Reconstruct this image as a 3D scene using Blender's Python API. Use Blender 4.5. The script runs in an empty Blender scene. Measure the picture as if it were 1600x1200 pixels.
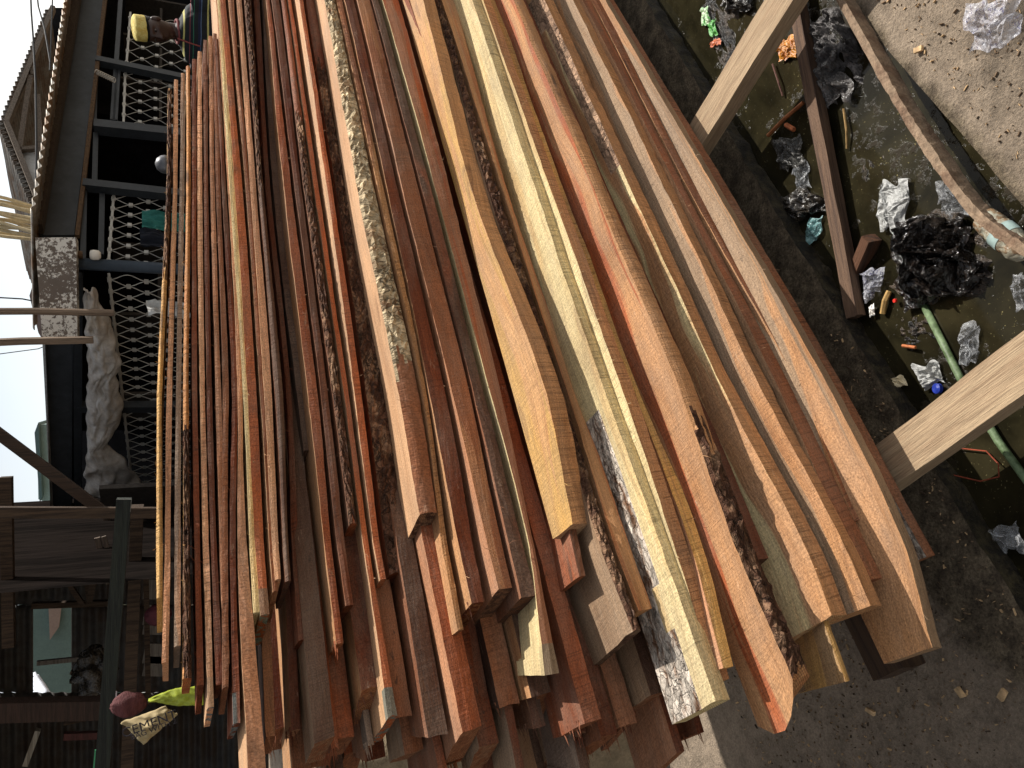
import bpy, bmesh, math, random
from mathutils import Vector, Matrix, noise
R = math.radians
rnd = random.Random(11)
SC = bpy.context.scene
COL = SC.collection

# ------------------------------------------------------------------ camera
CAMZ = 1.6
PIT = R(24.2)
cam = bpy.data.cameras.new("camera"); camo = bpy.data.objects.new("camera", cam); COL.objects.link(camo)
cam.sensor_width = 36; cam.lens = 27.05; cam.clip_end = 500; cam.clip_start = .02
cP, sP = math.cos(PIT), math.sin(PIT)
zax = Vector((0, -cP, sP))                       # away from the view
xax = Vector((0, -sP, -cP))                      # picture right = down (the phone was held sideways)
yax = zax.cross(xax)
m = Matrix((xax, yax, zax)).transposed().to_4x4(); m.translation = (0, 0, CAMZ)
camo.matrix_world = m
SC.camera = camo
# ------------------------------------------------------------------ sky, sun, exposure
SUN_AZ, SUN_EL = R(55), R(46)
w = bpy.data.worlds.new("World"); SC.world = w; w.use_nodes = True
nt = w.node_tree; bg = nt.nodes['Background']
sky = nt.nodes.new('ShaderNodeTexSky'); sky.sky_type = 'NISHITA'; sky.sun_disc = False
sky.sun_elevation = SUN_EL; sky.sun_rotation = SUN_AZ; sky.dust_density = 1.5; sky.air_density = 1.0; sky.ozone_density = .6
# added warm-grey veil in noise patches, takes the blue out of the sky light
bw = nt.nodes.new('ShaderNodeRGBToBW'); nt.links.new(sky.outputs[0], bw.inputs[0])
tcw = nt.nodes.new('ShaderNodeTexCoord'); nsw = nt.nodes.new('ShaderNodeTexNoise'); nsw.inputs['Scale'].default_value = 2.2; nsw.inputs['Detail'].default_value = 6
nt.links.new(tcw.outputs['Generated'], nsw.inputs['Vector'])
mpw = nt.nodes.new('ShaderNodeMapRange'); nt.links.new(nsw.outputs['Fac'], mpw.inputs[0]); mpw.inputs[1].default_value = .35; mpw.inputs[2].default_value = .6; mpw.inputs[3].default_value = .5; mpw.inputs[4].default_value = .95
vm = nt.nodes.new('ShaderNodeMix'); vm.data_type = 'RGBA'; vm.blend_type = 'MULTIPLY'; vm.inputs[0].default_value = 1; nt.links.new(bw.outputs[0], vm.inputs[6]); vm.inputs[7].default_value = (1.06, 1.04, 1.0, 1)
mxw = nt.nodes.new('ShaderNodeMix'); mxw.data_type = 'RGBA'; nt.links.new(mpw.outputs[0], mxw.inputs[0]); nt.links.new(sky.outputs[0], mxw.inputs[6]); nt.links.new(vm.outputs[2], mxw.inputs[7])
nt.links.new(mxw.outputs[2], bg.inputs[0]); bg.inputs[1].default_value = .1
sl = bpy.data.lights.new("sun", 'SUN'); sl.energy = 3.2; sl.angle = R(.5); sl.color = (1, .96, .9)
so = bpy.data.objects.new("sun", sl); COL.objects.link(so)
sd = Vector((math.sin(SUN_AZ)*math.cos(SUN_EL), math.cos(SUN_AZ)*math.cos(SUN_EL), math.sin(SUN_EL)))
so.rotation_euler = sd.to_track_quat('Z', 'Y').to_euler()
SC.view_settings.view_transform = 'Standard'; SC.view_settings.look = 'None'
SC.view_settings.exposure = .92; SC.view_settings.gamma = 1

# ------------------------------------------------------------------ geometry helpers
AZ = R(54)
dv = Vector((math.sin(AZ), math.cos(AZ), 0)); nv = Vector((math.sin(AZ+math.pi/2), math.cos(AZ+math.pi/2), 0))
C0 = Vector((0, 0, CAMZ))
def ray(x, y):
    X = 600-y; dn = x-800
    return Vector((X, 1202*cP-dn*sP, -1202*sP-dn*cP))
def atD(x, y, D):
    r = ray(x, y); return C0+r*(D/-(r.dot(nv)))
def atz(x, y, z):
    r = ray(x, y); return C0+r*((z-CAMZ)/r.z)
def atY(x, y, Y):
    r = ray(x, y); return C0+r*(Y/r.y)
def atplane(x, y, p, nn):
    r = ray(x, y); return C0+r*((p-C0).dot(nn)/r.dot(nn))
def proj(p):
    v = p-C0; f = v.y*cP-v.z*sP; dn = -v.y*sP-v.z*cP
    return 800+1202*dn/f, 600-1202*v.x/f
def W3(s, D, z): return dv*s-nv*D+Vector((0, 0, z))
def sr(c, g=2.2): return tuple((v/255)**g for v in c)

def tag(o, label=None, cat=None, group=None, kind=None):
    if label: o['label'] = label
    if cat: o['category'] = cat
    if group: o['group'] = group
    if kind: o['kind'] = kind
    return o
def empty(name, loc):
    o = bpy.data.objects.new(name, None); COL.objects.link(o); o.location = loc; o.empty_display_size = .1; return o
class MB:
    def __init__(s): s.v = []; s.f = []
    def quad(s, a, b, c, d):
        i = len(s.v); s.v += [Vector(a), Vector(b), Vector(c), Vector(d)]; s.f.append((i, i+1, i+2, i+3)); return s
    def box(s, c, x, y, z):                      # half-extent vectors
        c = Vector(c); i = len(s.v)
        for a in (-1, 1):
            for b in (-1, 1):
                for e in (-1, 1): s.v.append(c+x*a+y*b+z*e)
        for q in ((0, 1, 3, 2), (4, 6, 7, 5), (0, 4, 5, 1), (2, 3, 7, 6), (0, 2, 6, 4), (1, 5, 7, 3)): s.f.append(tuple(i+k for k in q))
        return s
    def bar(s, p, q, w_, h_, up=Vector((0, 0, 1))):
        p, q = Vector(p), Vector(q); t = (q-p); L = t.length; t.normalize()
        sd_ = t.cross(up)
        if sd_.length < .05: sd_ = t.cross(Vector((1, .3, 0)))
        sd_.normalize(); u = sd_.cross(t)
        return s.box((p+q)/2, t*L/2, sd_*w_/2, u*h_/2)
    def tube(s, pts, r, n=6, cap=True):
        pts = [Vector(p) for p in pts]; rs = r if isinstance(r, (list, tuple)) else [r]*len(pts)
        base = len(s.v); ref = None
        for i, p in enumerate(pts):
            t = (pts[min(i+1, len(pts)-1)]-pts[max(i-1, 0)]).normalized()
            if ref is None: ref = t.cross(Vector((.31, .2, .93))).normalized()
            a = (ref-t*ref.dot(t)).normalized(); b = t.cross(a); ref = a
            for k in range(n):
                an = 2*math.pi*k/n; s.v.append(p+(a*math.cos(an)+b*math.sin(an))*rs[i])
        for i in range(len(pts)-1):
            for k in range(n):
                k2 = (k+1) % n; s.f.append((base+i*n+k, base+i*n+k2, base+(i+1)*n+k2, base+(i+1)*n+k))
        if cap:
            s.f.append(tuple(base+k for k in range(n))[::-1]); e = base+(len(pts)-1)*n; s.f.append(tuple(e+k for k in range(n)))
        return s
    def grid(s, fn, nu, nv_):
        base = len(s.v)
        for i in range(nu+1):
            for j in range(nv_+1): s.v.append(Vector(fn(i/nu, j/nv_)))
        for i in range(nu):
            for j in range(nv_):
                a = base+i*(nv_+1)+j; s.f.append((a, a+1, a+nv_+2, a+nv_+1))
        return s
    def build(s, name, mat, parent=None, smooth=False, origin=None):
        me = bpy.data.meshes.new(name)
        if parent is not None: og = parent_loc(parent)
        else:
            og = Vector(origin) if origin is not None else sum(s.v, Vector())/max(1, len(s.v))
        me.from_pydata([v-og for v in s.v], [], s.f); me.update()
        if mat: me.materials.append(mat)
        if smooth: me.polygons.foreach_set('use_smooth', [True]*len(me.polygons))
        o = bpy.data.objects.new(name, me); COL.objects.link(o)
        if parent is not None: o.parent = parent
        else: o.location = og
        return o
def parent_loc(p):
    l = Vector(p.location)
    while p.parent: p = p.parent; l += Vector(p.location)
    return l
def nz(x, y=0, z=0): return noise.noise(Vector((x, y, z)))

# ------------------------------------------------------------------ materials
def newmat(name):
    M = bpy.data.materials.new(name); M.use_nodes = True
    nt = M.node_tree; b = nt.nodes['Principled BSDF']; return M, nt, b
class N:
    def __init__(s, nt): s.nt = nt
    def node(s, t, **k):
        n_ = s.nt.nodes.new(t)
        for a, b in k.items(): setattr(n_, a, b)
        return n_
    def link(s, a, b): s.nt.links.new(a, b)
    def val(s, sock, v):
        if hasattr(v, 'node'): s.link(v, sock)
        elif v is not None: sock.default_value = v
    def math(s, op, a, b=None, clamp=False):
        n_ = s.node('ShaderNodeMath', operation=op, use_clamp=clamp); s.val(n_.inputs[0], a)
        if b is not None: s.val(n_.inputs[1], b)
        return n_.outputs[0]
    def noise(s, vec, scale, detail=3, rough=.55, dist=0):
        n_ = s.node('ShaderNodeTexNoise'); s.val(n_.inputs['Vector'], vec); n_.inputs['Scale'].default_value = scale
        n_.inputs['Detail'].default_value = detail; n_.inputs['Roughness'].default_value = rough; n_.inputs['Distortion'].default_value = dist
        return n_.outputs['Fac']
    def ramp(s, v, stops):
        n_ = s.node('ShaderNodeValToRGB'); s.link(v, n_.inputs[0]); e = n_.color_ramp.elements
        while len(e) < len(stops): e.new(.5)
        for i, (p, c) in enumerate(stops):
            e[i].position = p; e[i].color = (c if len(c) == 4 else (*c, 1)) if isinstance(c, tuple) else (c, c, c, 1)
        return n_.outputs[0]
    def mix(s, f, a, b, blend='MIX'):
        n_ = s.node('ShaderNodeMix', data_type='RGBA', blend_type=blend); s.val(n_.inputs[0], f)
        for i, v in ((6, a), (7, b)):
            if isinstance(v, tuple) and len(v) == 3: v = (*v, 1)
            s.val(n_.inputs[i], v)
        return n_.outputs[2]
    def scale(s, vec, sx, sy, sz):
        n_ = s.node('ShaderNodeVectorMath', operation='MULTIPLY'); s.link(vec, n_.inputs[0]); n_.inputs[1].default_value = (sx, sy, sz); return n_.outputs[0]
    def bump(s, h, strength, dist, b, prev=None):
        n_ = s.node('ShaderNodeBump'); n_.inputs['Strength'].default_value = strength; n_.inputs['Distance'].default_value = dist
        s.link(h, n_.inputs['Height'])
        if prev: s.link(prev, n_.inputs['Normal'])
        s.link(n_.outputs[0], b.inputs['Normal']); return n_.outputs[0]

def wood_mat():
    M, nt, b = newmat('sawn_wood'); g = N(nt)
    uv = g.node('ShaderNodeUVMap'); oi = g.node('ShaderNodeObjectInfo')
    cmb = g.node('ShaderNodeCombineXYZ'); g.link(g.math('MULTIPLY', oi.outputs['Random'], 61.0), cmb.inputs[2])
    add = g.node('ShaderNodeVectorMath', operation='ADD'); g.link(uv.outputs[0], add.inputs[0]); g.link(cmb.outputs[0], add.inputs[1])
    v = add.outputs[0]
    t1 = g.node('ShaderNodeAttribute', attribute_name='tint'); t2 = g.node('ShaderNodeAttribute', attribute_name='tint2')
    ps = g.node('ShaderNodeAttribute', attribute_name='prm')   # r: sawmark strength, g: streak amount, b: dirt
    sep = g.node('ShaderNodeSeparateColor'); g.link(ps.outputs['Color'], sep.inputs[0])
    # growth figure: long stretched bands, warped
    warp = g.noise(g.scale(v, 1.4, 6, 1), 1.0, 2)
    wv = g.node('ShaderNodeCombineXYZ'); g.link(g.math('MULTIPLY', warp, .12), wv.inputs[1])
    add2 = g.node('ShaderNodeVectorMath', operation='ADD'); g.link(v, add2.inputs[0]); g.link(wv.outputs[0], add2.inputs[1]); vw = add2.outputs[0]
    streak = g.ramp(g.noise(g.scale(vw, .55, 13, 1), 1.0, 3, .5), [(.495, 0.), (.525, 1.)])
    sfac = g.math('MULTIPLY', streak, sep.outputs[1])
    base = g.mix(sfac, t1.outputs['Color'], t2.outputs['Color'])
    grain = g.noise(g.scale(vw, 5, 210, 1), 1.0, 5, .65)
    fig = g.noise(g.scale(vw, 1.6, 48, 1), 1.0, 4, .6)
    big = g.noise(g.scale(v, 2.2, 7, 1), 1.0, 4, .6)
    gr = g.ramp(grain, [(.25, .66), (.5, 1.), (.75, 1.28)])
    base = g.mix(.85, base, gr, 'MULTIPLY')
    fg = g.ramp(fig, [(.3, (.84, .77, .7)), (.52, (1., 1., 1.)), (.75, (1.08, 1.06, 1.04))])
    base = g.mix(.9, base, fg, 'MULTIPLY')
    bb = g.ramp(big, [(.3, (.72, .66, .62)), (.5, (1, 1, 1)), (.7, (1.18, 1.15, 1.1))])
    base = g.mix(.9, base, bb, 'MULTIPLY')
    # saw marks across the board, slightly slanted, in patches
    rot = g.node('ShaderNodeVectorRotate', rotation_type='Z_AXIS'); g.link(v, rot.inputs[0]); rot.inputs['Angle'].default_value = R(9)
    saw = g.noise(g.scale(rot.outputs[0], 190, 7, 1), 1.0, 3, .65)
    sawp = g.math('MULTIPLY', g.ramp(g.noise(g.scale(v, 3.5, 14, 3), 1.0, 3), [(.4, .12), (.6, 1.)]), sep.outputs[0])
    sw = g.ramp(saw, [(.3, .42), (.46, 1.), (.7, 1.25)])
    base = g.mix(sawp, base, g.mix(1., base, sw, 'MULTIPLY'))
    # knots
    kv = g.node('ShaderNodeTexVoronoi'); kv.inputs['Scale'].default_value = 1; g.link(g.scale(vw, 2.6, 16, 1), kv.inputs['Vector'])
    sk = g.node('ShaderNodeSeparateColor'); g.link(kv.outputs['Color'], sk.inputs[0])
    kn = g.math('MULTIPLY', g.ramp(kv.outputs['Distance'], [(.06, 1.), (.13, 0.)]), g.math('GREATER_THAN', sk.outputs[0], .55))
    base = g.mix(g.math('MULTIPLY', kn, .75), base, (.06, .03, .018))
    kr = g.math('MULTIPLY', g.ramp(g.math('ABSOLUTE', g.math('SUBTRACT', kv.outputs['Distance'], .2)), [(.0, .45), (.05, 0.)]), g.math('GREATER_THAN', sk.outputs[0], .55))
    base = g.mix(kr, base, (.16, .08, .04))
    # end checks, dirt specks
    dirt = g.ramp(g.noise(g.scale(v, 26, 60, 5), 1.0, 4, .7), [(.62, 0.), (.72, 1.)])
    base = g.mix(g.math('MULTIPLY', dirt, sep.outputs[2]), base, (.035, .022, .016))
    pale = g.ramp(g.noise(g.scale(v, 11, 40, 9), 1.0, 5, .75), [(.63, 0.), (.75, .5)])
    base = g.mix(pale, base, (.62, .47, .33))
    dus = g.ramp(g.noise(g.scale(v, 3.2, 9, 6), 1, 5, .7), [(.42, 0.), (.68, .36)])
    base = g.mix(dus, base, (.27, .205, .15))
    fz = g.noise(g.scale(v, 230, 420, 2), 1, 3, .75)
    base = g.mix(.9, base, g.ramp(fz, [(.32, .55), (.5, 1.), (.68, 1.4)]), 'MULTIPLY')
    # cut lines
    cl = g.ramp(g.noise(g.scale(rot.outputs[0], 420, 3, 7), 1, 2, .5), [(.35, .35), (.43, 1.)])
    base = g.mix(g.math('MULTIPLY', sawp, .8), base, g.mix(1., base, cl, 'MULTIPLY'))
    g.link(base, b.inputs['Base Color'])
    b.inputs['Roughness'].default_value = .78; b.inputs['Specular IOR Level'].default_value = .25
    hh = g.math('ADD', g.math('MULTIPLY', g.math('MULTIPLY', saw, sep.outputs[0]), 1.2), g.math('ADD', g.math('MULTIPLY', grain, .8), g.math('MULTIPLY', g.noise(g.scale(v, 60, 160, 4), 1., 3, .7), .7)))
    g.bump(hh, .85, .004, b)
    return M
def bark_mat():
    M, nt, b = newmat('bark'); g = N(nt)
    uv = g.node('ShaderNodeUVMap'); oi = g.node('ShaderNodeObjectInfo')
    cmb = g.node('ShaderNodeCombineXYZ'); g.link(g.math('MULTIPLY', oi.outputs['Random'], 61.0), cmb.inputs[2])
    add = g.node('ShaderNodeVectorMath', operation='ADD'); g.link(uv.outputs[0], add.inputs[0]); g.link(cmb.outputs[0], add.inputs[1])
    v = add.outputs[0]
    t1 = g.node('ShaderNodeAttribute', attribute_name='tint'); t2 = g.node('ShaderNodeAttribute', attribute_name='tint2')
    dn = g.node('ShaderNodeTexNoise'); dn.inputs['Scale'].default_value = 30; dn.inputs['Detail'].default_value = 4; g.link(v, dn.inputs['Vector'])
    sc = g.scale(dn.outputs['Color'], .03, .022, 0); a3 = g.node('ShaderNodeVectorMath', operation='ADD'); g.link(v, a3.inputs[0]); g.link(sc, a3.inputs[1]); vd = a3.outputs[0]
    rid = g.noise(g.scale(vd, 26, 60, 1), 1, 3, .6)
    crack = g.ramp(g.math('ABSOLUTE', g.math('SUBTRACT', rid, .5)), [(.0, 0.), (.035, 1.)])
    cm = g.ramp(g.noise(g.scale(v, 7, 22, 3), 1, 3), [(.42, 0.), (.58, 1.)])
    vo = g.node('ShaderNodeTexVoronoi'); vo.inputs['Scale'].default_value = 1; g.link(g.scale(vd, 40, 78, 1), vo.inputs['Vector'])
    ve = g.node('ShaderNodeTexVoronoi', feature='DISTANCE_TO_EDGE'); ve.inputs['Scale'].default_value = 1; g.link(g.scale(vd, 40, 78, 1), ve.inputs['Vector'])
    sepv = g.node('ShaderNodeSeparateColor'); g.link(vo.outputs['Color'], sepv.inputs[0])
    n1 = g.noise(g.scale(vd, 9, 30, 1), 1, 6, .75)
    base = g.mix(g.ramp(n1, [(.5, 0.), (.62, 1.)]), t1.outputs['Color'], t2.outputs['Color'])
    base = g.mix(.8, base, g.ramp(sepv.outputs[0], [(0., .55), (1., 1.4)]), 'MULTIPLY')
    n2 = g.noise(g.scale(v, 90, 170, 1), 1, 5, .75)
    base = g.mix(.9, base, g.ramp(n2, [(.3, .45), (.5, 1.), (.72, 1.5)]), 'MULTIPLY')
    ck = g.math('MAXIMUM', g.math('MULTIPLY', g.math('SUBTRACT', 1., crack), cm), g.math('MULTIPLY', g.ramp(ve.outputs['Distance'], [(.0, 1.), (.07, 0.)]), .45))
    base = g.mix(g.math('MULTIPLY', ck, .8), base, (.03, .02, .015))
    g.link(base, b.inputs['Base Color']); b.inputs['Roughness'].default_value = .9; b.inputs['Specular IOR Level'].default_value = .15
    hgt = g.math('ADD', g.math('SUBTRACT', g.math('MULTIPLY', sepv.outputs[0], .8), g.math('MULTIPLY', ck, 1.2)), g.math('MULTIPLY', n2, 1.3))
    g.bump(hgt, .9, .006, b)
    return M
def simple(name, c, rough=.7, var=.25, sc=8, bump=.3, bd=.004, metal=0, c2=None, spec=.3, stretch=(1, 1, 1)):
    M, nt, b = newmat(name); g = N(nt)
    tc = g.node('ShaderNodeTexCoord'); v = g.scale(tc.outputs['Object'], *stretch)
    n1 = g.noise(v, sc, 6, .65); c = sr(c)
    if c2: base = g.mix(g.ramp(n1, [(.42, 0.), (.58, 1.)]), c, sr(c2))
    else: base = (*c, 1)
    n2 = g.noise(v, sc*5, 4, .7)
    base = g.mix(1., base, g.ramp(n1, [(.3, 1-var), (.7, 1+var)]), 'MULTIPLY')
    base = g.mix(1., base, g.ramp(n2, [(.3, 1-var), (.7, 1+var)]), 'MULTIPLY')
    g.link(base, b.inputs['Base Color']); b.inputs['Roughness'].default_value = rough; b.inputs['Metallic'].default_value = metal
    b.inputs['Specular IOR Level'].default_value = spec
    if bump: g.bump(n2, bump, bd, b)
    return M
def timber(name, c, c2, ax=0, rough=.8):       # grain along local axis chosen by vector scale
    st = [70, 70, 70]; st[ax] = 3
    return simple(name, c, rough, .3, 1.0, .7, .004, c2=c2, stretch=tuple(st))
def end_mat():
    M, nt, b = newmat('end_grain'); g = N(nt)
    uv = g.node('ShaderNodeUVMap'); oi = g.node('ShaderNodeObjectInfo'); t1 = g.node('ShaderNodeAttribute', attribute_name='tint'); t2 = g.node('ShaderNodeAttribute', attribute_name='tint2'); ps = g.node('ShaderNodeAttribute', attribute_name='prm')
    sep = g.node('ShaderNodeSeparateColor'); g.link(ps.outputs['Color'], sep.inputs[0])
    cmb = g.node('ShaderNodeCombineXYZ'); g.link(g.math('SUBTRACT', g.math('MULTIPLY', oi.outputs['Random'], .16), .08), cmb.inputs[0]); g.link(g.math('MULTIPLY', oi.outputs['Random'], .07), cmb.inputs[1])
    add = g.node('ShaderNodeVectorMath', operation='ADD'); g.link(uv.outputs[0], add.inputs[0]); g.link(cmb.outputs[0], add.inputs[1]); v = add.outputs[0]
    wv = g.node('ShaderNodeTexWave', wave_type='RINGS', rings_direction='Z'); wv.inputs['Scale'].default_value = 75; wv.inputs['Distortion'].default_value = 3.5; wv.inputs['Detail'].default_value = 4; wv.inputs['Detail Scale'].default_value = .6; g.link(v, wv.inputs['Vector'])
    rot = g.node('ShaderNodeVectorRotate', rotation_type='Z_AXIS'); g.link(v, rot.inputs[0]); g.link(g.math('MULTIPLY', oi.outputs['Random'], 1.6), rot.inputs['Angle'])
    sc = g.noise(g.scale(rot.outputs[0], 30, 420, 1), 1, 3, .6); n2 = g.noise(v, 120, 4, .75)
    pf = g.math('MULTIPLY', g.ramp(g.noise(v, 45, 4, .6), [(.46, 0.), (.52, 1.)]), sep.outputs[1])
    base = g.mix(pf, t1.outputs['Color'], t2.outputs['Color'])
    base = g.mix(.8, base, g.ramp(wv.outputs['Fac'], [(.2, .62), (.8, 1.15)]), 'MULTIPLY')
    base = g.mix(.9, base, g.ramp(sc, [(.32, .5), (.5, 1.), (.7, 1.35)]), 'MULTIPLY')
    base = g.mix(.9, base, g.ramp(n2, [(.3, .6), (.7, 1.3)]), 'MULTIPLY')
    g.link(base, b.inputs['Base Color']); b.inputs['Roughness'].default_value = .9; b.inputs['Specular IOR Level'].default_value = .1
    g.bump(g.math('ADD', sc, n2), .8, .004, b); return M
WOOD = wood_mat(); BARK = bark_mat(); ENDM = end_mat()

# ------------------------------------------------------------------ colours of the boards (sRGB-like albedo)
K = dict(peach=(196, 144, 108), red=(130, 72, 45), dred=(92, 50, 32), orange=(160, 88, 52), yellow=(190, 148, 88), cream=(206, 186, 138),
         tan=(174, 128, 88), brown=(130, 84, 58), grey=(132, 112, 96), walnut=(84, 62, 50), clay=(150, 124, 98), pink=(168, 118, 86), ltan=(194, 152, 114))
BK = dict(cream=((208, 186, 150), (150, 112, 82)), dark=((92, 66, 52), (150, 118, 92)), white=((205, 192, 176), (120, 88, 66)), pinkish=((172, 140, 114), (134, 108, 90)), clay=((170, 148, 122), (140, 120, 98)))

def hermite(pts, s):
    n_ = len(pts)
    if s <= pts[0][0]:
        a, b = pts[0], pts[1]; k = (b[1]-a[1])/(b[0]-a[0]); return a[1]+k*(s-a[0])
    if s >= pts[-1][0]:
        a, b = pts[-2], pts[-1]; k = (b[1]-a[1])/(b[0]-a[0]); return b[1]+k*(s-b[0])
    i = max(j for j in range(n_-1) if pts[j][0] <= s)
    def tg(j):
        if j == 0: return (pts[1][1]-pts[0][1])/(pts[1][0]-pts[0][0])
        if j == n_-1: return (pts[-1][1]-pts[-2][1])/(pts[-1][0]-pts[-2][0])
        return (pts[j+1][1]-pts[j-1][1])/(pts[j+1][0]-pts[j-1][0])
    a, b = pts[i], pts[i+1]; h = b[0]-a[0]; t = (s-a[0])/h
    return (2*t**3-3*t*t+1)*a[1]+(t**3-2*t*t+t)*h*tg(i)+(-2*t**3+3*t*t)*b[1]+(t**3-t*t)*h*tg(i+1)

def board_mesh(name, s0, s1, Df, zu, zl, wid=.2, phi=0, top='tan', front='tan', top2=None, front2=None, streak=0., saw=.85, bark=None, bfrac=(0, 1),
               barktop=None, paint=None, skew=0., rough=.0012, seed=0, splinter=.006, dirt=.25, capc=None, endcut=0., round_=0., fibres=0, ff=None, spikes=0):
    """one plank; Df, zu, zl: functions of s giving the front plane, its upper and lower edge"""
    r = random.Random(seed); ds = .012 if bark else .03
    M = max(8, int((s1-s0)/ds)); cph, sph = math.cos(phi), math.sin(phi)
    nf = 7 if bark else 2; ntp = 5
    V = []; ringn = None; bp = []
    uoff = r.uniform(0, 50)
    for i in range(M+1):
        s = s0+(s1-s0)*i/M
        D = Df(s); hi = zu(s); lo = zl(s); T = max(.012, hi-lo)
        e1 = nz(s*3, seed*3.1)*rough*2+nz(s*21, seed*1.7)*rough+nz(s*70, seed)*rough*.7
        e2 = nz(s*3.3, seed*5.1, 4)*rough*2+nz(s*24, seed*2.7, 3)*rough+nz(s*66, seed, 3)*rough*.7
        ring = []
        # points in (back, up): back >0 away from the viewer
        tp = []
        wv = wid*(1+.04*nz(s*1.3, seed, 8)); fo = ff(s) if ff else 0.
        for k in range(ntp, 0, -1):
            q = (k/ntp)**1.3*(wv+fo)-fo; tp.append((q, 0.+nz(s*5, q*30, seed)*.001, 'top', q))
        ring += tp
        ring.append((e1*.5-fo, e1, 'edge', 0))
        for k in range(1, nf):
            f = k/nf; a = 0
            if bark:
                fr = (s-s0)/(s1-s0); kk = max(0, min(1, min(fr-bfrac[0], bfrac[1]-fr)*40+.5))
                a = (.010*abs(nz(s*26, f*5, seed))+.010*nz(s*60, f*9, seed+5)+.005*nz(s*120, f*14, seed+5))*kk
                a = -a-.006*math.sin(f*math.pi)
            else: a = nz(s*9, f*3, seed+2)*.0012-.001*math.sin(f*math.pi)
            ring.append((a-fo, -T*f, 'front', f*T))
        ring.append((e2-fo, -T+e2*.6, 'fedge', T))
        ring.append((wv, -T, 'bot', T+wv))
        endj = 0
        pts = []
        for (bk, up, kd, _) in ring:
            B_ = bk*cph-(-up)*(-sph)*-1 if False else bk*cph+(-up)*sph
            U_ = bk*sph+up*cph
            ss = s
            if i == 0: ss += skew*bk+abs(nz(bk*60, up*60, seed))*splinter+endcut*(-up)
            if round_ and i < 12: ss += round_*(abs(2*min(bk, wid)/wid-1)**2.2)*(1-i/12)
            if i == 0: pass
            elif skew < 0: ss += skew*bk*max(0, 1-i/6)
            elif i == 1 and (skew*bk) > 0: ss += skew*bk
            elif skew*bk > (s-s0): ss = s0+skew*bk+.002*i
            pts.append(W3(ss, D+B_, hi+U_+0))
        V += pts; ringn = len(ring); rg = ring
    og = V[ringn-2].copy()
    F = []; FM = []; UV = []; T1 = []; T2 = []; PR = []
    ctop = tuple(v_*.95 for v_ in sr(K[top])); cfr = tuple(min(.86, v_*1.28) for v_ in sr(K[front])); ctop2 = tuple(v_*.95 for v_ in sr(K[top2 or top])); cfr2 = tuple(min(.86, v_*1.28) for v_ in sr(K[front2 or front]))  # light painted in: front faces brightened, top faces dimmed
    L = s1-s0
    cum = [x[3] for x in rg]
    coord = [-(x[3]) if x[2] == 'top' else x[3] for x in rg]; coord[-1] = coord[-2]+wid
    jit = [r.uniform(.9, 1.1) for _ in range(3)]
    for i in range(M):
        sm = s0+L*(i+.5)/M; fr = (sm-s0)/L
        for k in range(ringn):
            k2 = (k+1) % ringn
            F.append((i*ringn+k, i*ringn+k2, (i+1)*ringn+k2, (i+1)*ringn+k))
            kind = 'top' if k < ntp else ('front' if k < ntp+nf else ('bot' if k < ringn-1 else 'back'))
            u0, u1 = uoff+L*i/M, uoff+L*(i+1)/M
            c0, c1 = coord[k], coord[k2] if k2 else coord[k]+.05
            UV += [(u0, c0), (u0, c1), (u1, c1), (u1, c0)]
            mi = 0; a, b_, pr = ctop, ctop2, (saw*.5, streak, dirt)
            if kind == 'front':
                a, b_, pr = cfr, cfr2, (saw, streak*.6, dirt*1.3)
                if bark and bfrac[0] <= fr+.03*nz(k*2.1, fr*20, seed) <= bfrac[1]:
                    mi = 1; a, b_ = sr(BK[bark][0]), sr(BK[bark][1])
            elif kind == 'top' and barktop:
                q = cum[k2]+.02*nz(sm*4, seed)
                if q < barktop[1]*1.0 and (len(barktop) < 5 or q > barktop[4]) and (len(barktop) < 4 or barktop[2] <= fr <= barktop[3]): mi = 1; a, b_ = sr(BK[barktop[0]][0]), sr(BK[barktop[0]][1])
            FM.append(mi); T1 += [a]*4; T2 += [b_]*4; PR += [pr]*4
    # end caps with a centre fan
    for e, st in ((0, 0), (1, M*ringn)):
        ce = len(V); c = sum((V[st+k] for k in range(ringn)), Vector())/ringn; V.append(c)
        for k in range(ringn):
            k2 = (k+1) % ringn
            F.append((ce, st+k2, st+k) if e == 0 else (ce, st+k, st+k2))
            def uvp(q): return ((q-c).z, (q-c).dot(nv))
            UV += [(0, 0)]+([uvp(V[st+k2]), uvp(V[st+k])] if e == 0 else [uvp(V[st+k]), uvp(V[st+k2])])
            FM.append(2); cc = sr(K[capc]) if capc else tuple(v*.8 for v in cfr)
            if paint and e == 0: T1 += [sr(paint)]*3; T2 += [cc]*3; PR += [(.2, 1., .5)]*3
            else: T1 += [cc]*3; T2 += [ctop2]*3; PR += [(.9, .3, .5)]*3
    fib = []
    for q_ in range(fibres):
        i = r.randrange(2, M-1); k = r.choice((ntp, ntp, ntp+nf)); p = V[i*ringn+k]; Lf = r.uniform(.006, .02)*(1.6 if r.random() < .15 else 1)
        dr = (dv*r.uniform(-1, 1)+nv*r.uniform(.1, .9)+Vector((0, 0, r.uniform(-.6, .7)))).normalized(); d2 = (dr+Vector((r.uniform(-.8, .8), r.uniform(-.8, .8), r.uniform(-.8, .5)))).normalized()
        w_ = dr.cross(Vector((.3, .5, .8))).normalized()*r.uniform(.0003, .0006); j = len(V)
        m1 = p+dr*Lf*.5; m2 = m1+d2*Lf*.5; V += [p-w_, p+w_, m1+w_, m1-w_, m2+w_*.3, m2-w_*.3]
        for ff in ((j, j+1, j+2, j+3), (j+3, j+2, j+4, j+5)):
            F.append(ff); UV += [(uoff, 0)]*4; FM.append(0); T1 += [ctop]*4; T2 += [cfr]*4; PR += [(0, .2, 0)]*4
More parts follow.
